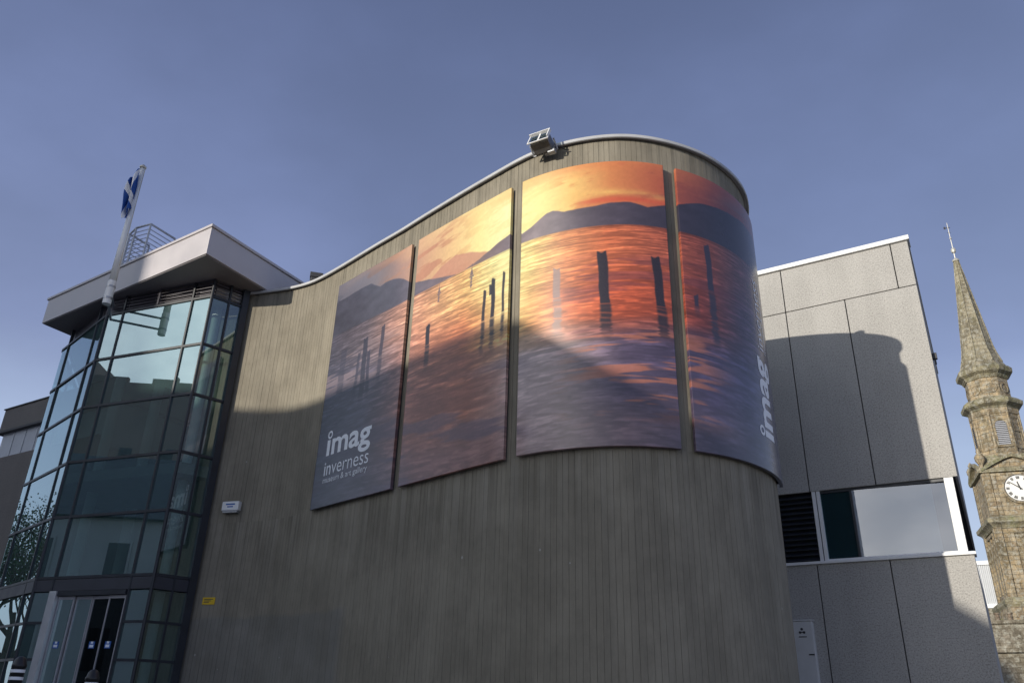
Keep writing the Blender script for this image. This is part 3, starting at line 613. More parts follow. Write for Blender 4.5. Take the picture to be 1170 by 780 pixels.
    gcol = np.exp(-((s - 9.22 - .15 * t) / (.34 + .5 * t)) ** 2) * (1 - sst(t, .26, .52)); w = lerp(w, np.broadcast_to(C3(255, 240, 165), w.shape), np.clip(gcol * (.85 + .7 * rr), 0, 1) * .9)
    img = lerp(img, w, sst(WATER - z, -.01, .012))
    shore = np.exp(-((z - WATER + .02) / .02) ** 2); img = img * (1 - .18 * shore)[..., None]
    # mooring posts and their broken reflections: (s centre, half width, top, waterline, reflection end, lean, colour, strength)
    D = (46, 40, 48)
    for c, hw, zt_, zw, ze, ln, col, k in ((4.46, .10, 6.72, 6.20, 5.4, .0, (84, 82, 102), .6), (5.05, .045, 6.5, 5.9, 5.4, -.05, (74, 72, 92), .7), (5.22, .075, 6.76, 5.85, 5.25, .03, (66, 64, 82), .85), (5.36, .05, 6.45, 5.8, 5.35, .08, (70, 66, 86), .8), (5.78, .055, 6.87, 6.2, 5.6, -.02, (72, 66, 84), .8),
            (7.23, .055, 6.39, 5.98, 5.45, .02, D, .95), (8.72, .035, 6.56, 5.98, 5.3, -.02, D, .9), (8.93, .045, 6.72, 5.98, 5.3, .0, D, .95), (9.17, .028, 6.76, 6.0, 5.4, .0, D, .9), (8.865, .035, 6.62, 6.42, 6.42, .0, D, .9),
            (10.20, .060, 6.49, 5.95, 5.20, .02, (150, 128, 128), .85), (10.93, .075, 6.68, 5.75, 5.12, .03, D, .97), (11.75, .070, 6.60, 5.72, 5.05, .05, D, .97), (12.70, .058, 7.05, 6.2, 5.1, .02, (52, 54, 78), .9), (12.41, .04, 6.05, 5.84, 5.62, .0, (56, 52, 74), .9)):
        x = s - c - ln * (zt_ - z) + .006 * np.sin(z * 9 + c * 9)
        body = (1 - sst(np.abs(x) - hw * (1 + .16 * (vnoise(z * 14, z * 0 + c * 7, 5) - .5)), -.012, .010)) * sst(zt_ + .018 * np.sin(x * 45 + c) - z, -.01, .02) * sst(z, zw - .01, zw + .01)
        wig = .022 * np.sin(z * 75 + 3 * np.sin(z * 19)) * sst(zw - z, 0, .6)
        refl = (1 - sst(np.abs(x + wig) - hw * 1.02, -.02, .03)) * (1 - sst(z, zw - .02, zw)) * sst(z, ze - .05, ze + .35) * (.55 + .45 * sst(vnoise(z * 24 + x * 3, z * 0 + c, 8), .25, .5))
        m_ = np.clip(body + refl * .9, 0, 1) * k; img = lerp(img, np.broadcast_to(C3(*col), img.shape), m_)
    # two distant sailing boats
    for c, z0_, hgt in ((7.48, 6.93, .17), (8.36, 6.95, .23)):
        u = np.abs(s - c); q = (z - z0_) / hgt
        sail = ((u < .055 * (1 - q)) & (q > .18) & (q < 1)) | ((u < .06) & (q > 0) & (q < .14)) | ((u < .006) & (q > 0) & (q < 1.25)) | ((u < .02 + .01 * np.sin(z * 90)) & (q > -.9) & (q < 0))
        img = lerp(img, np.broadcast_to(C3(112, 98, 108), img.shape), sail * .8)
    g_ = img @ np.array((.3, .59, .11)); img = img * .9 + g_[..., None] * .1
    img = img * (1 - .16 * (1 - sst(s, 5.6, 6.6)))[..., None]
    img = img * (1 + .06 * (fbm(s * 22, z * 22, 99, 2) - .5))[..., None]
    return np.clip(img, 0, 1)
def lin(c): return np.where(c <= .04045, c / 12.92, ((c + .055) / 1.055) ** 2.4)

mb_mat = mat('printed_banner', (0.5, 0.5, 0.5), 0.38, 0, 0.5); tt = NT(mb_mat); va = tt.n('ShaderNodeAttribute', attribute_name='print'); tt.l(va.outputs['Color'], tt.b.inputs['Base Color'])
tt.b.inputs['Roughness'].default_value = .27; tt.b.inputs['Specular IOR Level'].default_value = .75
tt.bump(tt.noise(tt.mapp(tt.pos(), (1, 1, .35)), 1.6, 2), .10, .03)
ZB0, ZB1 = 3.46, 8.43
def banner(s0, s1, label):
    nu, nv = max(2, int((s1 - s0) / .0105)), int((ZB1 - ZB0) / .0105)
    mid = (s0 + s1) / 2; loc = wp(mid, .09)
    root = thing('banner_panel', label, 'banner', (loc[0], loc[1], ZB0), 0, 'sunset photo banners along the curved concrete wall')
    su = np.linspace(s0, s1, nu + 1); zv = np.linspace(ZB0, ZB1, nv + 1)
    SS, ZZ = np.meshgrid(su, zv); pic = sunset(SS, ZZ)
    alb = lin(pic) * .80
    F = wp(su, .095)
    off = np.array(root.location)
    V = np.concatenate([np.broadcast_to(F[None, :, :], (nv + 1, nu + 1, 2)), ZZ[..., None] + EYE], -1).reshape(-1, 3) - off
    n = V.shape[0]
    idx = np.arange(n).reshape(nv + 1, nu + 1)
    Q = np.stack([idx[:-1, :-1], idx[:-1, 1:], idx[1:, 1:], idx[1:, :-1]], -1).reshape(-1, 4)
    # wrapped edges and back
    loop = np.concatenate([idx[0, :], idx[1:, -1], idx[-1, -2::-1], idx[-2:0:-1, 0]])
    su_l = SS.reshape(-1)[loop]; zz_l = ZZ.reshape(-1)[loop]
    BV = np.c_[wp(su_l, .04), zz_l + EYE] - off
    m = len(loop); bi = n + np.arange(m)
    E = np.stack([loop, bi, np.roll(bi, -1), np.roll(loop, -1)], -1)
    me = bpy.data.meshes.new('print'); me.from_pydata(np.r_[V, BV].tolist(), [], Q.tolist() + E.tolist())
    at = me.color_attributes.new('print', 'FLOAT_COLOR', 'POINT')
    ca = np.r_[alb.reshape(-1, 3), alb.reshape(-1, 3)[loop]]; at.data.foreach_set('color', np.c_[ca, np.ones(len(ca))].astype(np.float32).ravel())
    me.polygons.foreach_set('use_smooth', [True] * len(Q) + [False] * len(E))
    me.materials.append(mb_mat); o = bpy.data.objects.new('print', me); COL.objects.link(o); o.parent = root
    fr = MB()
    for a in np.linspace(s0 + .06, s1 - .06, 4): p = wp(a, .002); q = wp(a, .039); t_ = (wp(a + .02) - wp(a - .02)); fr.obox((*p, ZB0 + .05), np.array((*t_, 0)), np.array((*(q - p), 0)), (0, 0, ZB1 - ZB0 - .1))
    fr.build('batten', M['rust'], root)
    return root
BL = [(3.92, 6.50, 'leftmost grey-blue banner with the white museum lettering low down'), (6.72, 9.29, 'banner with bright yellow sky and two tiny boats, second from left'),
      (9.54, 11.97, 'wide bulging banner with orange water and three big posts'), (12.20, 14.80, 'darkest banner wrapping round the right end, with upright white lettering')]
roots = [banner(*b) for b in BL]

def text_mesh(txt, bold=0.0):
    cu = bpy.data.curves.new('t', 'FONT'); cu.body = txt; cu.size = 1.0; cu.offset = bold; cu.resolution_u = 4; cu.fill_mode = 'FRONT' if hasattr(cu, 'fill_mode') else cu.fill_mode
    ob = bpy.data.objects.new('t', cu); COL.objects.link(ob); dg = bpy.context.evaluated_depsgraph_get(); dg.update()
    me = ob.evaluated_get(dg).to_mesh(); v = np.array([tuple(x.co)[:2] for x in me.vertices]); f = [tuple(p.vertices) for p in me.polygons]
    ob.evaluated_get(dg).to_mesh_clear(); bpy.data.objects.remove(ob); bpy.data.curves.remove(cu)
    return v, f
def lettering(parent, name, v, f, mp, d=.099):
    mb = MB()
    bm = bmesh.new(); vv = [bm.verts.new((x, y, 0)) for x, y in v]       # cut finely enough to follow the curve of the wall
    for q in f:
        try: bm.faces.new([vv[i] for i in q])
        except ValueError: pass
    bmesh.ops.triangulate(bm, faces=bm.faces)
    for _ in range(3):
        le = [e for e in bm.edges if math.dist(mp(*e.verts[0].co.xy), mp(*e.verts[1].co.xy)) > .07]
        if le: bmesh.ops.subdivide_edges(bm, edges=le, cuts=1); bmesh.ops.triangulate(bm, faces=bm.faces)
    bm.verts.index_update()
    for q in bm.verts: s, z = mp(q.co.x, q.co.y); mb.v.append((*wp(s, d), z))
    mb.f = [tuple(q.index for q in fc.verts) for fc in bm.faces]; bm.free()
    return mb.build(name, M['print_white'], parent, fix=False)
def put_text(parent, txt, bold, s0, s1, base, xh, slant=0.0, up=False):
    v, f = text_mesh(txt, bold); vx, _ = text_mesh('x', bold); h = vx[:, 1].max(); x0, x1 = v[:, 0].min(), v[:, 0].max()
    if not up: mp = lambda x, y: (s0 + (x - x0) / (x1 - x0) * (s1 - s0) + slant * y, base + y / h * xh)
    else: mp = lambda x, y: (base - y / h * xh, s0 + (x - x0) / (x1 - x0) * (s1 - s0))
    return lettering(parent, 'lettering', v, f, mp)
def ring(parent, cs, cz, r0, r1, stretch=1.0):
    v = []; f = []; n = 28
    for i in range(n): a = 2 * math.pi * i / n; v += [(math.cos(a) * r0, math.sin(a) * r0 * stretch), (math.cos(a) * r1, math.sin(a) * r1 * stretch)]
    for i in range(n): j = (i + 1) % n; f.append((2 * i, 2 * i + 1, 2 * j + 1, 2 * j))
    lettering(parent, 'lettering', np.array(v), f, lambda x, y: (cs + x, cz + y))
put_text(roots[0], '\u0131mag', .022, 4.27, 5.74, 4.49, .31)
ring(roots[0], 4.345, 4.905, .045, .085)
put_text(roots[0], 'in', .006, 4.27, 4.50, 4.08, .185); put_text(roots[0], 'verness', -.006, 4.53, 5.73, 4.08, .185)
put_text(roots[0], 'museum & art gallery', 0.0, 4.27, 5.72, 3.93, .075)
put_text(roots[3], '\u0131mag', .028, 4.02, 5.42, 14.16, .36, up=True); ring(roots[3], 13.70, 4.10, .045, .085)
put_text(roots[3], 'inverness', -.004, 5.60, 6.95, 14.16, .18, up=True); put_text(roots[3], 'museum & art gallery', 0, 5.60, 7.0, 14.31, .075, up=True)

# ------------------------------------------------------------------ floodlight on the coping
fs = 10.02
def fl(ds, d, z): q = wp(fs, 0); t_ = wp(fs + .05) - wp(fs - .05); t_ = t_ / np.linalg.norm(t_); n_ = np.array((t_[1], -t_[0])); yw = ds; dd = d; r = q + t_ * yw * .78 + n_ * (dd * .78 + .06); return (r[0], r[1], ZTOP - .20 + z * .78)
fld = thing('floodlight', 'boxy silver floodlight clamped on the coping above the bulging banner', 'floodlight', fl(0, 0, 0))
def fbox(mb, a0, a1, d0, d1, z0, z1, tilt=0.0):
    P = []
    for z in (z0, z1):
        for a, d in ((a0, d0), (a1, d0), (a1, d1), (a0, d1)):
            dd, zz = d - .30, z - .18; dd, zz = dd * math.cos(tilt) - zz * math.sin(tilt), dd * math.sin(tilt) + zz * math.cos(tilt); P.append(fl(a, dd + .30, zz + .18))
    mb.hexa(P)
TI = .45
mb = MB(); fbox(mb, -.22, .22, .10, .42, .04, .30, TI); mb.build('housing', M['lampgrey'], fld, bevel=.015)
mb = MB()
for i in range(7): fbox(mb, -.20 + i * .063, -.188 + i * .063, .06, .10, .06, .28, TI)
mb.build('cooling_fin', M['lampgrey'], fld)
mb = MB(); fbox(mb, -.26, .26, .421, .45, -.01, .02, TI); fbox(mb, -.26, .26, .421, .50, .32, .345, TI); fbox(mb, -.26, -.235, .421, .45, .021, .319, TI); fbox(mb, .235, .26, .421, .50, .021, .319, TI); fbox(mb, -.02, .02, .425, .445, .021, .319, TI); mb.build('front_frame', M['white'], fld, bevel=.004)
mb = MB(); fbox(mb, -.22, .22, .422, .428, .03, .31, TI); mb.build('lens', M['glass_clear'], fld)
mb = MB(); mb.tube([fl(-.29, .1, .03), fl(-.29, .26, .16), fl(-.29, .30, .20)], .018, 6); mb.tube([fl(.29, .1, .03), fl(.29, .26, .16), fl(.29, .30, .20)], .018, 6); mb.tube([fl(-.29, .1, .035), fl(.29, .1, .035)], .02, 6); fbox(mb, -.05, .05, -.02, .14, .03, .06); fbox(mb, .10, .26, .08, .2, -.06, .03); mb.tube([fl(.0, .05, .06), fl(0, -.05, .24), fl(0, -.25, .25)], .022, 6); mb.build('bracket', M['galv'], fld)
mb = MB(); mb.tube([fl(.2, .1, .1), fl(.36, .06, .10), fl(.42, 0, .05), fl(.5, -.05, .045)], .012, 6); mb.build('cable', M['black'], fld)

# ------------------------------------------------------------------ small things on the wall and roofs
def wbox(mb, s0, s1, z0, z1, d0, d1):
    t_ = np.array((*(wp(s1) - wp(s0)), 0)); n_ = np.array((t_[1], -t_[0], 0)); n_ /= np.linalg.norm(n_); p = np.array((*wp(s0), z0)) + n_ * d0; mb.obox(p, t_, n_ * (d1 - d0), (0, 0, z1 - z0))
ab = thing('alarm_box', 'small white box with blue print, high on concrete wall beside the glass tower', 'alarm box', (*wp(1.42, .05), 3.70))
mb = MB(); wbox(mb, 1.22, 1.63, 3.70, 3.90, .004, .12); mb.build('cover', M['white'], ab, bevel=.02)
mb = MB(); wbox(mb, 1.32, 1.54, 3.82, 3.85, .121, .124); wbox(mb, 1.36, 1.50, 3.77, 3.795, .121, .124); mb.build('print', M['blue'], ab)
mb = MB(); wbox(mb, 1.25, 1.60, 3.665, 3.698, .004, .10); mb.build('base', M['galv'], ab)
yw = thing('yellow_sign', 'small yellow warning sign low on the concrete wall by the entrance', 'sign', (*wp(1.23, .01), 1.82))
mb = MB(); wbox(mb, 1.09, 1.38, 1.82, 1.96, .004, .016); mb.build('plate', M['yellow'], yw, bevel=.003)
mb = MB()
for i, z in enumerate((1.915, 1.885, 1.855)): wbox(mb, 1.13, 1.33 - .04 * i, z, z + .014, .0165, .0185)
mb.build('print', M['rust'], yw)
rv = atz(367, 318, 9.05) * 1.0; rv = rv * 1.06
vent = thing('roof_vent', 'small dark box vent peeping over the coping left of the banners', 'vent', (rv[0], rv[1], 8.9))
mb = MB(); mb.obox((rv[0] - .22, rv[1] - .15, 8.88), (.42, .1, 0), (-.08, .3, 0), (0, 0, .68)); mb.build('body', M['rust'], vent, bevel=.02)
mb = MB(); mb.obox((rv[0] - .24, rv[1] - .17, 9.562), (.30, .08, 0), (-.08, .34, 0), (0, 0, .13)); mb.build('cap', M['rust'], vent, bevel=.01)
# small box at the back edge of the round end (its shadow shows on the pale block)
p_ = wp(15.15, -.15); rb = thing('roof_spotlight', 'small spotlight on the hidden back edge of the round roof', 'spotlight', (p_[0], p_[1], ZTOP))
mb = MB(); mb.tube([(p_[0], p_[1], 9.0), (p_[0], p_[1], 9.10)], .03, 8); mb.build('stem', M['rust'], rb)
mb = MB(); mb.box(p_[0] - .08, p_[0] + .08, p_[1] - .07, p_[1] + .07, 9.06, 9.13); mb.build('housing', M['galv'], rb, bevel=.01)

# ------------------------------------------------------------------ flagpole, flag, roof guard rail
fa = R_(-29.72); fr_ = 18.95; fx, fy = math.sin(fa) * fr_, math.cos(fa) * fr_
fp = thing('flagpole', 'white flagpole bracketed to the front of the glass tower', 'flagpole', (fx, fy, 8.22))
mb = MB(); mb.lathe([(.095, 8.30), (.095, 8.88), (.085, 8.90)], 18, (fx, fy)); mb.build('sleeve', M['white'], fp, smooth=False)
mb = MB(); mb.lathe([(.085, 8.90), (.078, 10.0), (.05, 12.12)], 16, (fx, fy)); mb.build('pole', M['white'], fp, smooth=True)
mb = MB(); mb.lathe([(.02, 12.12), (.075, 12.14), (.085, 12.18), (.03, 12.24), (.0, 12.26)], 14, (fx, fy)); mb.build('finial', M['lead'], fp, smooth=True)
for z in (8.42, 8.72):
    mb = MB(); q = np.array((fx, fy)); tgt = TB + FF.t * -.15; dv = (tgt - q); dv /= np.linalg.norm(dv); ln = (np.linalg.norm(tgt - q) - .02) if z < 8.9 else .42
    e = np.array((-dv[1], dv[0])); mb.obox((*(q + dv * .10 - e * .025), z), np.array((*(dv * ln), 0)), np.array((*(e * .05), 0)), (0, 0, .04)); mb.lathe([(.102, z), (.102, z + .05)], 16, (fx, fy)); mb.build('bracket', M['galv'], fp)
mb = MB(); mb.tube([(fx + .10, fy - .06, 9.3), (fx + .085, fy - .04, 12.1)], .008, 5); mb.build('halyard', M['cream'], fp)
def m_flag():
    m = mat('saltire_cloth', (0.02, 0.08, 0.32), 0.75); t = NT(m); uv = t.n('ShaderNodeUVMap').outputs[0]; sp = t.n('ShaderNodeSeparateXYZ'); t.l(uv, sp.inputs[0])
    a = t.math('LESS_THAN', t.math('ABSOLUTE', t.math('SUBTRACT', sp.outputs[0], sp.outputs[1])), .13)
    b = t.math('LESS_THAN', t.math('ABSOLUTE', t.math('SUBTRACT', t.math('ADD', sp.outputs[0], sp.outputs[1]), 1.0)), .13)
    t.l(t.mix(t.math('MAXIMUM', a, b), (0.012, 0.075, 0.32), (0.78, 0.78, 0.80)), t.b.inputs['Base Color']); return m
flag = MB(); nu, nv = 26, 30; me = bpy.data.meshes.new('flag'); V = []; Fc = []; UV = []
for j in range(nv + 1):
    for i in range(nu + 1):
        u, v = i / nu, j / nv
        drop = u * (.62 + .1 * math.sin(3 * v)); fold = .085 * math.sin(u * 11 + v * 2.5) * min(1, u * 4)
        x = -.03 - u * .30 * (.45 + .55 * math.sin(math.pi * (1 - v * .6))) - .02 * math.sin(v * 9); y = fold + .04 * math.sin(v * 7)
        V.append((x + .08, y - .13, 12.02 - (1 - v) * 1.12 - drop * (.75)))
for j in range(nv):
    for i in range(nu):
        a = j * (nu + 1) + i; Fc.append((a, a + 1, a + nu + 2, a + nu + 1)); UV += [(i / nu, j / nv), ((i + 1) / nu, j / nv), ((i + 1) / nu, (j + 1) / nv), (i / nu, (j + 1) / nv)]
me.from_pydata([(p[0] * math.cos(-fa) , p[1] + p[0] * math.sin(-fa) * -.2, p[2] - 12.02) for p in V], [], Fc); L = me.uv_layers.new(name='UVMap'); L.data.foreach_set('uv', np.array(UV).ravel()); me.materials.append(m_flag())
me.polygons.foreach_set('use_smooth', [True] * len(me.polygons))
fo = bpy.data.objects.new('flag', me); COL.objects.link(fo); fo.location = (fx, fy, 12.10 + EYE); md = fo.modifiers.new('thick', 'SOLIDIFY'); md.thickness = .006
tag(fo, 'limp blue flag with white diagonal cross hanging at the pole top', 'flag')

zg0, zg1 = 9.82, 10.92
gp = [atz(148.4, 267.6, zg1), atz(156, 260.5, zg1), atz(172.6, 256, zg1), atz(200, 273, zg1)]
gp = [np.array(p[:2]) for p in gp]; gback = gp[0] + side * 2.6
gr = thing('guard_rail', 'grey barred guard rail standing on the tower roof behind the flagpole', 'railing', (*gp[2], zg0))
line = [gback] + gp; line[0] = gp[0] + (gp[3] - gp[2]) * .8
for p in line:
    mb = MB(); mb.tube([(*p, zg0), (*p, zg1)], .026, 8); mb.build('post', M['galv'], gr)
mb = MB(); mb.tube([(*p, zg1) for p in line], .028, 8); mb.build('top_rail', M['galv'], gr)
mb = MB()
for k in range(8): mb.tube([(*p, zg0 + .08 + k * .125) for p in line], .011, 6)
mb.build('bar', M['galv'], gr)

# ------------------------------------------------------------------ bollards before the doors
def bollard(px, py, r, label):
    q, z = azp(px, py, r); b0 = gz(*q); o = thing('bollard', label, 'bollard', (q[0], q[1], b0), 0, 'black bollards before the entrance')
    h = z - b0; R = .068
    mb = MB(); mb.lathe([(.11, b0), (.11, b0 + .05), (R, b0 + .08), (R, b0 + h - .12), (R + .008, b0 + h - .115), (R + .008, b0 + h - .09), (R, b0 + h - .08), (R * .85, b0 + h - .035), (R * .5, b0 + h - .008), (0.005, b0 + h)], 22, q); mb.build('post', M['black'], o, smooth=True)
    for dz in (.17, .245, .32):
        mb = MB(); mb.lathe([(R + .0035, b0 + h - dz), (R + .0035, b0 + h - dz + .032)], 22, q); mb.build('reflective_band', M['print_white'], o)
bollard(25, 749, 11.0, 'black bollard with white bands at the left end of the entrance')
bollard(108, 764, 11.0, 'black bollard with white bands in front of the sliding doors')

# ------------------------------------------------------------------ clock steeple
SA = R_(32.72); SD = 72.0; sx, sy = math.sin(SA) * SD + .12, math.cos(SA) * SD - .07
ste = thing('clock_steeple', 'old sandstone town steeple with clock face and pointed octagonal spire', 'steeple', (sx, sy, gz(sx, sy)), R_(-20.5))
G0 = -ste.location.z + EYE      # eye-height to local
def SB(mb, name, m, parent=None, **k):
    mb.v = [(x, y, z + G0) for x, y, z in mb.v]; return mb.build(name, m, parent or ste, local=True, **k)
O8 = math.pi / 8
mb = MB(); mb.lathe([(1.66, 26.55), (1.44, 27.0), (1.20, 27.9), (1.08, 28.6), (.62, 33.0), (.19, 37.0), (.19, 37.1)], 8, rot=O8, ap=True); SB(mb, 'spire', M['spire'])
mb = MB()
for i in range(8):
    a = O8 + i * math.pi / 4; c8 = 1 / math.cos(O8); mb.tube([(math.cos(a) * r_ * c8, math.sin(a) * r_ * c8, z_) for r_, z_ in ((1.44, 27.0), (1.20, 27.9), (1.08, 28.6), (.62, 33.0), (.19, 37.0))], [.07, .07, .06, .05, .04], 5)
SB(mb, 'spire_rib', M['spire'])
mb = MB(); mb.lathe([(1.50, 25.5), (1.62, 25.75), (1.92, 25.95), (1.95, 26.3), (1.75, 26.55), (1.62, 26.62)], 8, rot=O8, ap=True); SB(mb, 'cornice', M['stone_mossy'])
mb = MB(); mb.lathe([(1.44, 23.7), (1.44, 25.52)], 8, rot=O8, ap=True); SB(mb, 'drum', M['stone'])
for i in range(8):
    a = i * math.pi / 4; ca, sa = math.cos(a), math.sin(a); mb = MB(); R0 = 1.442; rgs = []
    for rr_, dd in ((.44, 0.0), (.44, .06), (.34, .06), (.34, .005)):
        rgs.append([(ca * (R0 + dd) - sa * rr_ * math.cos(t), sa * (R0 + dd) + ca * rr_ * math.cos(t), 24.6 + rr_ * math.sin(t)) for t in np.linspace(0, 2 * math.pi, 19)[:-1]])
    mb.rings(rgs); SB(mb, 'roundel', M['stone'])
mb = MB(); mb.lathe([(1.60, 22.75), (1.72, 22.95), (2.06, 23.15), (2.10, 23.45), (1.80, 23.72), (1.50, 23.85)], 8, rot=O8, ap=True); SB(mb, 'cornice', M['stone_mossy'])
mb = MB(); mb.lathe([(1.70, 18.6), (1.70, 19.15), (1.58, 19.25), (1.58, 22.3), (1.68, 22.4), (1.68, 22.8)], 8, rot=O8, ap=True); SB(mb, 'belfry', M['stone'])
for i in range(8):
    a = i * math.pi / 4; ca, sa = math.cos(a), math.sin(a)
    def f8(x, d, z): return (ca * (1.58 + d) - sa * x, sa * (1.58 + d) + ca * x, z)
    def arch(w, z0, z1, n=10): return [(-w, z0), (w, z0)] + [(w * math.cos(t), z1 + w * math.sin(t)) for t in np.linspace(0, math.pi, n)]
    A = arch(.42, 19.75, 21.35); Bq = arch(.56, 19.6, 21.35)
    if i % 2 == 0:
        mb = MB(); mb.rings([[f8(x, .0, z) for x, z in Bq], [f8(x, .10, z) for x, z in Bq], [f8(x, .10, z) for x, z in A], [f8(x, .012, z) for x, z in A]], cap=False); SB(mb, 'belfry_surround', M['stone'])
        mb = MB(); mb.rings([[f8(x, .006, z) for x, z in A], [f8(x, .014, z) for x, z in A]]); wo_ = SB(mb, 'belfry_opening', M['core'])
        mb = MB()
        for k in range(13):
            z = 19.80 + k * .15; w = .40 if z < 21.35 else max(.05, math.sqrt(max(0, .40 ** 2 - (z - 21.35) ** 2)))
            p = [f8(-w, .02, z + .07), f8(w, .02, z + .07), f8(w, .085, z), f8(-w, .085, z), f8(-w, .02, z + .09), f8(w, .02, z + .09), f8(w, .085, z + .02), f8(-w, .085, z + .02)]; mb.hexa(p)
        SB(mb, 'louvre', M['strip'], wo_)
    else:
        mb = MB()
        for q in (-.50, .38): mb.hexa([f8(x, d, z) for z in (19.5, 22.1) for x, d in ((q, .0), (q + .12, 0), (q + .12, .05), (q, .05))])
        for z_ in (19.5, 20.9, 22.0): mb.hexa([f8(x, d, z) for z in (z_, z_ + .12) for x, d in ((-.378, .0), (.378, 0), (.378, .05), (-.378, .05))])
        SB(mb, 'blind_panel', M['stone'])
    # corner pilaster strips
    b = a + O8; cb, sb = math.cos(b), math.sin(b); rr_ = 1.58 / math.cos(O8)
    mb = MB(); mb.tube([(cb * rr_, sb * rr_, 19.2), (cb * rr_, sb * rr_, 22.38)], .10, 6); SB(mb, 'pilaster', M['stone'])
# square clock stage
h = 2.12
mb = MB(); mb.prism([(-h, -h), (h, -h), (h, h), (-h, h)], 14.1, 17.5); SB(mb, 'clock_stage', M['stone'])
mb = MB(); mb.rings([[(x * q, y * q, z) for x, y in ((-1, -1), (1, -1), (1, 1), (-1, 1))] for q, z in ((2.36, 17.5), (2.36, 17.68), (2.1, 17.9), (1.75, 18.7), (1.6, 19.0))]); SB(mb, 'shoulder', M['stone_mossy'])
for k in range(4):
    a = k * math.pi / 2; ca, sa = math.cos(a), math.sin(a)
    def fs4(x, d, z): return (x * ca + (h + d) * sa, x * sa - (h + d) * ca, z)
    def slab(mb, x0, x1, d0, d1, z0, z1): mb.hexa([fs4(x, d, z) for z in (z0, z1) for x, d in ((x0, d0), (x0, d1), (x1, d1), (x1, d0))])
    # open curved pediment over the dial
    T = np.linspace(-1, 1, 17); out = []
    for rr_, dd in ((0, 0.0), (0, .30), (.24, .34), (.24, 0.0)):
        out.append([fs4(t * 2.2, dd, 17.55 + rr_ + 1.05 * (1 - abs(t) ** 1.3)) for t in T])
    mb = MB(); n0 = len(mb.v)
    for i in range(16):
        mb.hexa([out[0][i], out[0][i + 1], out[1][i + 1], out[1][i], out[3][i], out[3][i + 1], out[2][i + 1], out[2][i]])
    SB(mb, 'pediment', M['stone_mossy'])
    mb = MB(); mb.prism([(0, 0), (1, 0), (0, 1)], 0, 0.1); mb = MB()
    tri = [(t * 2.1, 17.55 + 1.05 * (1 - abs(t) ** 1.3)) for t in T]; mb.rings([[fs4(x, -.3, z) for x, z in tri], [fs4(x, .02, z) for x, z in tri]]); SB(mb, 'tympanum', M['stone'])
    for nm, bx in (('pilaster', (-2.12, -1.66, 0, .10, 14.1, 17.5)), ('pilaster', (1.66, 2.12, 0, .10, 14.1, 17.5)), ('moulding', (-1.60, -1.30, .0, .05, 14.3, 17.3)), ('moulding', (1.30, 1.60, .0, .05, 14.3, 17.3))):
        mb = MB(); slab(mb, *bx); SB(mb, nm, M['stone'])
    if k == 0:
        cz0 = 16.2; ang = np.linspace(0, 2 * math.pi, 41)[:-1]
        mb = MB(); mb.rings([[fs4(rr_ * math.cos(t) + .12, dd, cz0 + rr_ * math.sin(t)) for t in ang] for rr_, dd in ((1.18, .0), (1.18, .16), (1.03, .16), (1.03, .10))], cap=False); ck = SB(mb, 'clock', M['stone'])
        mb = MB(); mb.rings([[fs4(1.035 * math.cos(t) + .12, dd, cz0 + 1.035 * math.sin(t)) for t in ang] for dd in (.06, .11)]); SB(mb, 'dial', M['clock_white'], ck)
        mb = MB(); mb.rings([[fs4(rr_ * math.cos(t) + .12, .113, cz0 + rr_ * math.sin(t)) for t in ang] for rr_ in (1.01, .97)], cap=False)
        def bar(mb, r0_, r1_, th, w0, w1, d): 
            cx, sx_ = math.sin(th), math.cos(th); P = [(r0_ * cx - w0 * sx_, r0_ * sx_ + w0 * cx), (r0_ * cx + w0 * sx_, r0_ * sx_ - w0 * cx), (r1_ * cx + w1 * sx_, r1_ * sx_ - w1 * cx), (r1_ * cx - w1 * sx_, r1_ * sx_ + w1 * cx)]
            mb.hexa([fs4(x + .12, d, cz0 + z) for x, z in P] + [fs4(x + .12, d + .008, cz0 + z) for x, z in P])
        ROM = {1: 1, 2: 2, 3: 3, 4: 4, 5: 2, 6: 3, 7: 4, 8: 4, 9: 3, 10: 2, 11: 3, 12: 4}
        for hr in range(1, 13):
            n_ = ROM[hr]
            for q in range(n_): bar(mb, .68, .90, hr * math.pi / 6 + (q - (n_ - 1) / 2) * .075, .018, .024, .1125)
        SB(mb, 'numeral', M['black'], ck)
        mb = MB(); bar(mb, -.13, .50, R_(-12), .05, .035, .125); SB(mb, 'hour_hand', M['black'], ck)
        mb = MB(); bar(mb, -.18, .86, R_(-52), .04, .022, .138); SB(mb, 'minute_hand', M['black'], ck)
    for nm, bx in (('pilaster', (-2.15, -1.72, 0, .14, 8.4, 13.35)), ('pilaster', (1.72, 2.15, 0, .14, 8.4, 13.35)), ('moulding', (-1.2, -.95, .0, .10, 8.8, 12.9)), ('moulding', (.95, 1.2, .0, .10, 8.8, 12.9)), ('moulding', (-1.2, 1.2, .0, .12, 12.91, 13.1)), ('moulding', (-.14, .14, .0, .08, 8.8, 12.9))):
        mb = MB(); slab(mb, *bx); SB(mb, nm, M['stone'])
    cxx, cyy = (2.05 * (1, 1, -1, -1)[k], 2.05 * (-1, 1, 1, -1)[k])
    mb = MB(); mb.lathe([(.26, 17.7), (.26, 17.9), (.12, 18.0), (.16, 18.15), (.36, 18.5), (.38, 18.75), (.24, 19.0), (.14, 19.05), (.20, 19.2), (.06, 19.45), (0.01, 19.5)], 14, (cxx, cyy)); SB(mb, 'urn', M['stone'], smooth=True)
mb = MB(); mb.rings([[(x * q, y * q, z) for x, y in ((-1, -1), (1, -1), (1, 1), (-1, 1))] for q, z in ((2.2, 13.3), (2.32, 13.5), (2.55, 13.7), (2.58, 13.95), (2.3, 14.15), (2.15, 14.2))]); SB(mb, 'cornice', M['stone_mossy'])
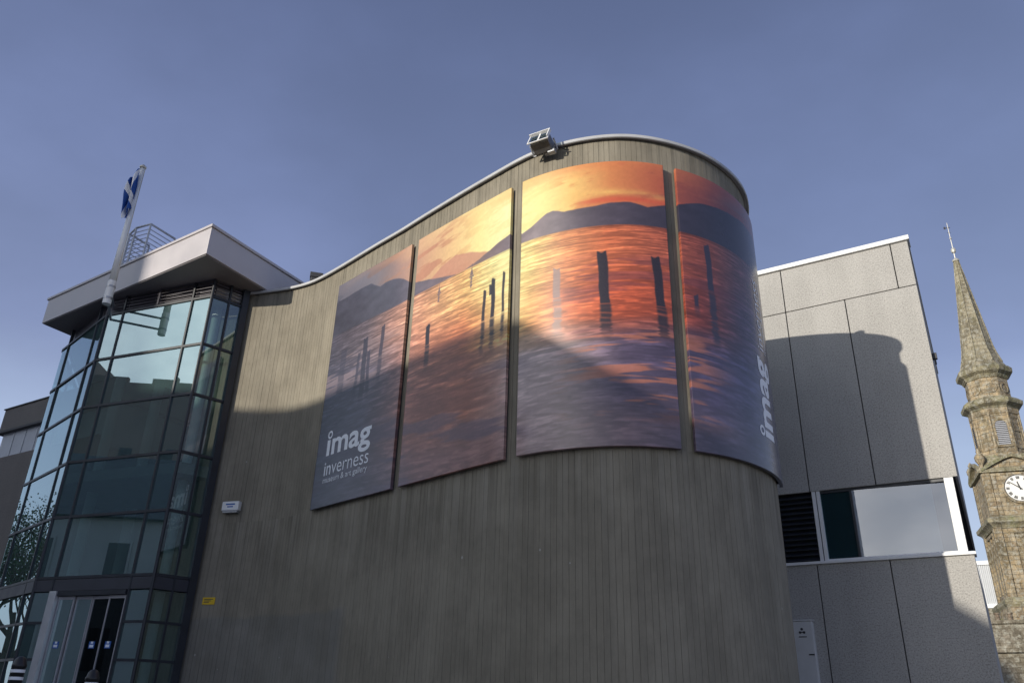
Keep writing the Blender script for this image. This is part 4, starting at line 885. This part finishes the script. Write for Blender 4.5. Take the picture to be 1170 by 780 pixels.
mb = MB(); mb.prism([(-2.12, -2.12), (2.12, -2.12), (2.12, 2.12), (-2.12, 2.12)], 8.3, 13.35); SB(mb, 'lower_stage', M['stone'])
mb = MB(); mb.rings([[(x * q, y * q, z) for x, y in ((-1, -1), (1, -1), (1, 1), (-1, 1))] for q, z in ((2.5, 7.7), (2.62, 7.9), (2.62, 8.15), (2.3, 8.4))]); SB(mb, 'cornice', M['stone_mossy'])
mb = MB(); mb.prism([(-2.5, -2.5), (2.5, -2.5), (2.5, 2.5), (-2.5, 2.5)], -2, 7.75); SB(mb, 'base_stage', M['stone'])
for k in range(4):
    a = k * math.pi / 2; ca, sa = math.cos(a), math.sin(a); mb = MB()
    def fb(x, d, z): return (x * ca + (2.5 + d) * sa, x * sa - (2.5 + d) * ca, z)
    for sg in (-1, 1): mb.hexa([fb(sg * x, d, z) for d in (0, .35) for x, z in ((2.7, 4.9), (2.7, 5.35), (0.0, 7.15), (0.0, 6.7))])
    SB(mb, 'gable_moulding', M['stone_mossy'])
mb = MB(); mb.tube([(0, 0, 37.05), (0, 0, 38.6), (0, 0, 41.1)], [.055, .04, .025], 8); mb.lathe([(.0, 37.9), (.16, 38.0), (.22, 38.2), (.16, 38.4), (.0, 38.5)], 12); mb.lathe([(.0, 39.3), (.10, 39.4), (.10, 39.5), (.0, 39.6)], 10); mb.lathe([(.26, 37.08), (.30, 37.2), (.10, 37.4)], 10); SB(mb, 'finial', M['lead'])
mb = MB(); mb.box(-.34, .16, -.012, .012, 40.55, 40.62); mb.obox((-.34, -.012, 40.48), (.14, 0, 0), (0, .024, 0), (0, 0, .24)); mb.box(-.14, .14, -.01, .01, 40.05, 40.09); SB(mb, 'weather_vane', M['rust'])

# ------------------------------------------------------------------ buildings beyond, right of the block
def farblock(px0, py, px1, r):
    a, za = azp(px0, py, r); b, _ = azp(px1, py, r); return a, b, za
a, b, zt = farblock(1108, 642, 1175, 86.0); t_ = (b - a); t_ /= np.linalg.norm(t_); n_ = np.array((-t_[1], t_[0])); 
mo = thing('modern_building', 'pale ribbed metal-clad building glimpsed between the aggregate block and the steeple', 'building', (a[0], a[1], gz(*a)))
zc = azp(1115, 690, 86)[1]
mb = MB(); mb.obox((*(a - t_ * 2 + n_ * .1), zc), np.array((*(t_ * 9), 0)), np.array((*(n_ * 10), 0)), (0, 0, zt - zc - .3))
for k in range(60): mb.obox((*(a - t_ * 2 + t_ * k * .15), zc), np.array((*(t_ * .07), 0)), np.array((*(n_ * .098), 0)), (0, 0, zt - zc - .3))
mb.build('cladding', M['clad'], mo)
mb = MB(); mb.obox((*(a - t_ * 2 - n_ * .1), zt - .29), np.array((*(t_ * 9), 0)), np.array((*(n_ * 10), 0)), (0, 0, .35)); mb.obox((*(a - t_ * 2 - n_ * .1), zc - .36), np.array((*(t_ * 9), 0)), np.array((*(n_ * 10), 0)), (0, 0, .35)); mb.build('fascia', M['white'], mo)
mb = MB(); mb.obox((*(a - t_ * 2 + n_ * .05), -3), np.array((*(t_ * 9), 0)), np.array((*(n_ * 10), 0)), (0, 0, zc + 3 - .37)); mb.build('lower_wall', M['stone_house'], mo)
a, b, zt = farblock(1116, 713, 1152, 60.0); t_ = (b - a); t_ /= np.linalg.norm(t_); n_ = np.array((-t_[1], t_[0]))
hs_ = thing('stone_house', 'dark stone gable with a broad chimney head below the steeple', 'building', (a[0], a[1], gz(*a)))
def hb(mb, x0, x1, d0, d1, z0, z1): q = a + t_ * x0 + n_ * d0; mb.obox((*q, z0), np.array((*(t_ * (x1 - x0)), 0)), np.array((*(n_ * (d1 - d0)), 0)), (0, 0, z1 - z0))
zch = azp(1136, 735, 60)[1]
mb = MB(); hb(mb, -3, 12, .15, 8, -3, zch - .3); mb.build('wall', M['stone_house'], hs_)
mb = MB(); hb(mb, .1, 2.6, 0, 1.2, zch - .25, zt); hb(mb, 0.0, 2.75, -.12, 1.3, zt + .002, zt + .22); hb(mb, .0, 2.75, -.1, 1.3, zch - .5, zch - .252); ch = mb.build('chimney', M['stone_house'], hs_)
for x in (.5, 1.2, 1.9):
    q = a + t_ * x + n_ * .5; mb = MB(); mb.lathe([(.16, zt + .22), (.14, zt + .6), (.18, zt + .62), (.18, zt + .7)], 12, q); mb.build('chimney_pot', M['stone_red'], ch)

# ------------------------------------------------------------------ across the street: house whose roof shades the lower wall, castle on its hill (both mirrored in the glass)
def su(s, u): return np.array((s * HX + u * NX, s * HY + u * NY))
hc = su(-20, -18); hz = gz(*hc)
ho = thing('street_house', 'long stone house with hipped slate roof across the street, behind the viewer', 'building', (hc[0], hc[1], hz))
ZE, ZRG = 7.5, 11.70
mb = MB(); mb.prism([su(-15, -34), su(-15, -4.6), su(-25, -4.6), su(-25, -34)], hz - 1, ZE); mb.build('wall', M['render_wall'], ho)
e0, e1, e2, e3 = su(-14.6, -34.3), su(-14.6, -4.3), su(-25.4, -4.3), su(-25.4, -34.3); r0_, r1_ = su(-20, -31), su(-20, -8.7)
mb = MB(); P3 = lambda p, z: (p[0], p[1], z)
mb.face([P3(e0, ZE), P3(e1, ZE), P3(r1_, ZRG), P3(r0_, ZRG)]); mb.face([P3(e1, ZE), P3(e2, ZE), P3(r1_, ZRG)]); mb.face([P3(e2, ZE), P3(e3, ZE), P3(r0_, ZRG), P3(r1_, ZRG)]); mb.face([P3(e3, ZE), P3(e0, ZE), P3(r0_, ZRG)]); mb.face([P3(e0, ZE - .01), P3(e3, ZE - .01), P3(e2, ZE - .01), P3(e1, ZE - .01)]); mb.build('roof', M['slate'], ho, fix=False)
for k in range(9):
    for z in (1.0, 4.6):
        q = su(-15, -32 + k * 3.1); mb = MB(); mb.obox((*(q + np.array((HX, HY)) * .002), z), np.array((NX * 1.1, NY * 1.1, 0)), np.array((HX * .06, HY * .06, 0)), (0, 0, 1.9)); w_ = mb.build('window', M['render_wall'], ho)
        mb = MB(); q2 = q + np.array((NX, NY)) * .1 + np.array((HX, HY)) * .063; mb.obox((*q2, z + .1), np.array((NX * .9, NY * .9, 0)), np.array((HX * .01, HY * .01, 0)), (0, 0, 1.7)); mb.build('pane', M['rust'], w_)
ca_ = su(-60, -45); cg = gz(*ca_)
cs_ = thing('castle', 'red sandstone castle with battlements on the hill, mirrored in the tower glass', 'castle', (ca_[0], ca_[1], cg))
def crenel(mb, u0, u1, s0, s1, zt, st=1.6):
    u = u0
    while u < u1 - .2:
        for sA, sB in ((s1 - .5, s1), (s0, s0 + .5)): mb.prism([su(sA, u), su(sB, u), su(sB, min(u1, u + st * .55)), su(sA, min(u1, u + st * .55))], zt + .002, zt + .55)
        u += st
mb = MB(); mb.prism([su(-55, -34), su(-55, -18.3), su(-67, -18.3), su(-67, -34)], 5, 27.0); crenel(mb, -34, -18.3, -67, -55, 27.0); mb.build('east_range', M['castle_wall'], cs_)
mb = MB(); mb.prism([su(-56, -46), su(-56, -34.01), su(-68, -34.01), su(-68, -46)], 5, 29.3); crenel(mb, -46, -34.01, -68, -56, 29.3, 5.3); mb.build('main_range', M['castle_wall'], cs_)
mb = MB(); mb.prism([su(-54, -64), su(-54, -46.01), su(-68, -46.01), su(-68, -64)], 5, 31.2); crenel(mb, -64, -46.01, -68, -54, 31.2, 7.0); mb.build('round_tower', M['castle_wall'], cs_)
for u in (-22, -26, -30, -38, -42, -50, -55, -60):
    sA = -55 if u > -34 else (-56 if u > -46 else -54)
    for z in (14, 20): mb = MB(); q = su(sA, u); mb.obox((*(q + np.array((HX, HY)) * .003), z), np.array((NX * 1.2, NY * 1.2, 0)), np.array((HX * .05, HY * .05, 0)), (0, 0, 2.6)); mb.build('window', M['rust'], cs_)

# ------------------------------------------------------------------ trees mirrored in the left panes
def tree(x, y, h, seed, label):
    rng = random.Random(seed); b0 = gz(x, y); o = thing('tree', label, 'tree', (x, y, b0), 0, 'trees beside the castle slope')
    tr = MB(); tips = []
    def limb(p, d, L, r, lev):
        pts = [p]; q = p
        for i in range(4): d = (d + Vector((rng.uniform(-.18, .18), rng.uniform(-.18, .18), .06))).normalized(); q = q + d * L / 4; pts.append(q)
        tr.tube([tuple(a_) for a_ in pts], [r * (1 - .14 * i) for i in range(5)], 6)
        if lev == 0: tips.extend(pts[2:]); return
        for k in range(4):
            a_ = rng.uniform(0, 6.28); nd = (d * .75 + Vector((math.cos(a_), math.sin(a_), rng.uniform(.0, .5))) * .8).normalized(); limb(pts[rng.choice((2, 3, 4))], nd, L * .68, r * .5, lev - 1)
    limb(Vector((x, y, b0 - .2)), Vector((0, 0, 1)), h * .36, .26, 4)
    tr.build('trunk', M['bark'], o)
    lf = MB()
    for p in tips:
        for k in range(4):
            c = p + Vector((rng.gauss(0, .35), rng.gauss(0, .35), rng.gauss(0, .3))); a_ = Vector((rng.gauss(0, 1), rng.gauss(0, 1), rng.gauss(0, 1))).normalized() * .06; b_ = a_.orthogonal().normalized() * .04
            lf.face([tuple(c - a_), tuple(c + b_), tuple(c + a_), tuple(c - b_)])
    lf.build('crown', M['leaf'], o, fix=False)
tree(-30, 30.5, 11, 5, 'sparse tree nearest the left wing, mirrored in the left panes')
tree(-36, 33, 13, 6, 'taller sparse tree further left of the wing, mirrored in the left panes')
tree(-31, 36.5, 12, 8, 'thin tree standing behind the other two left of the wing')
print('scene built', len(bpy.data.objects))
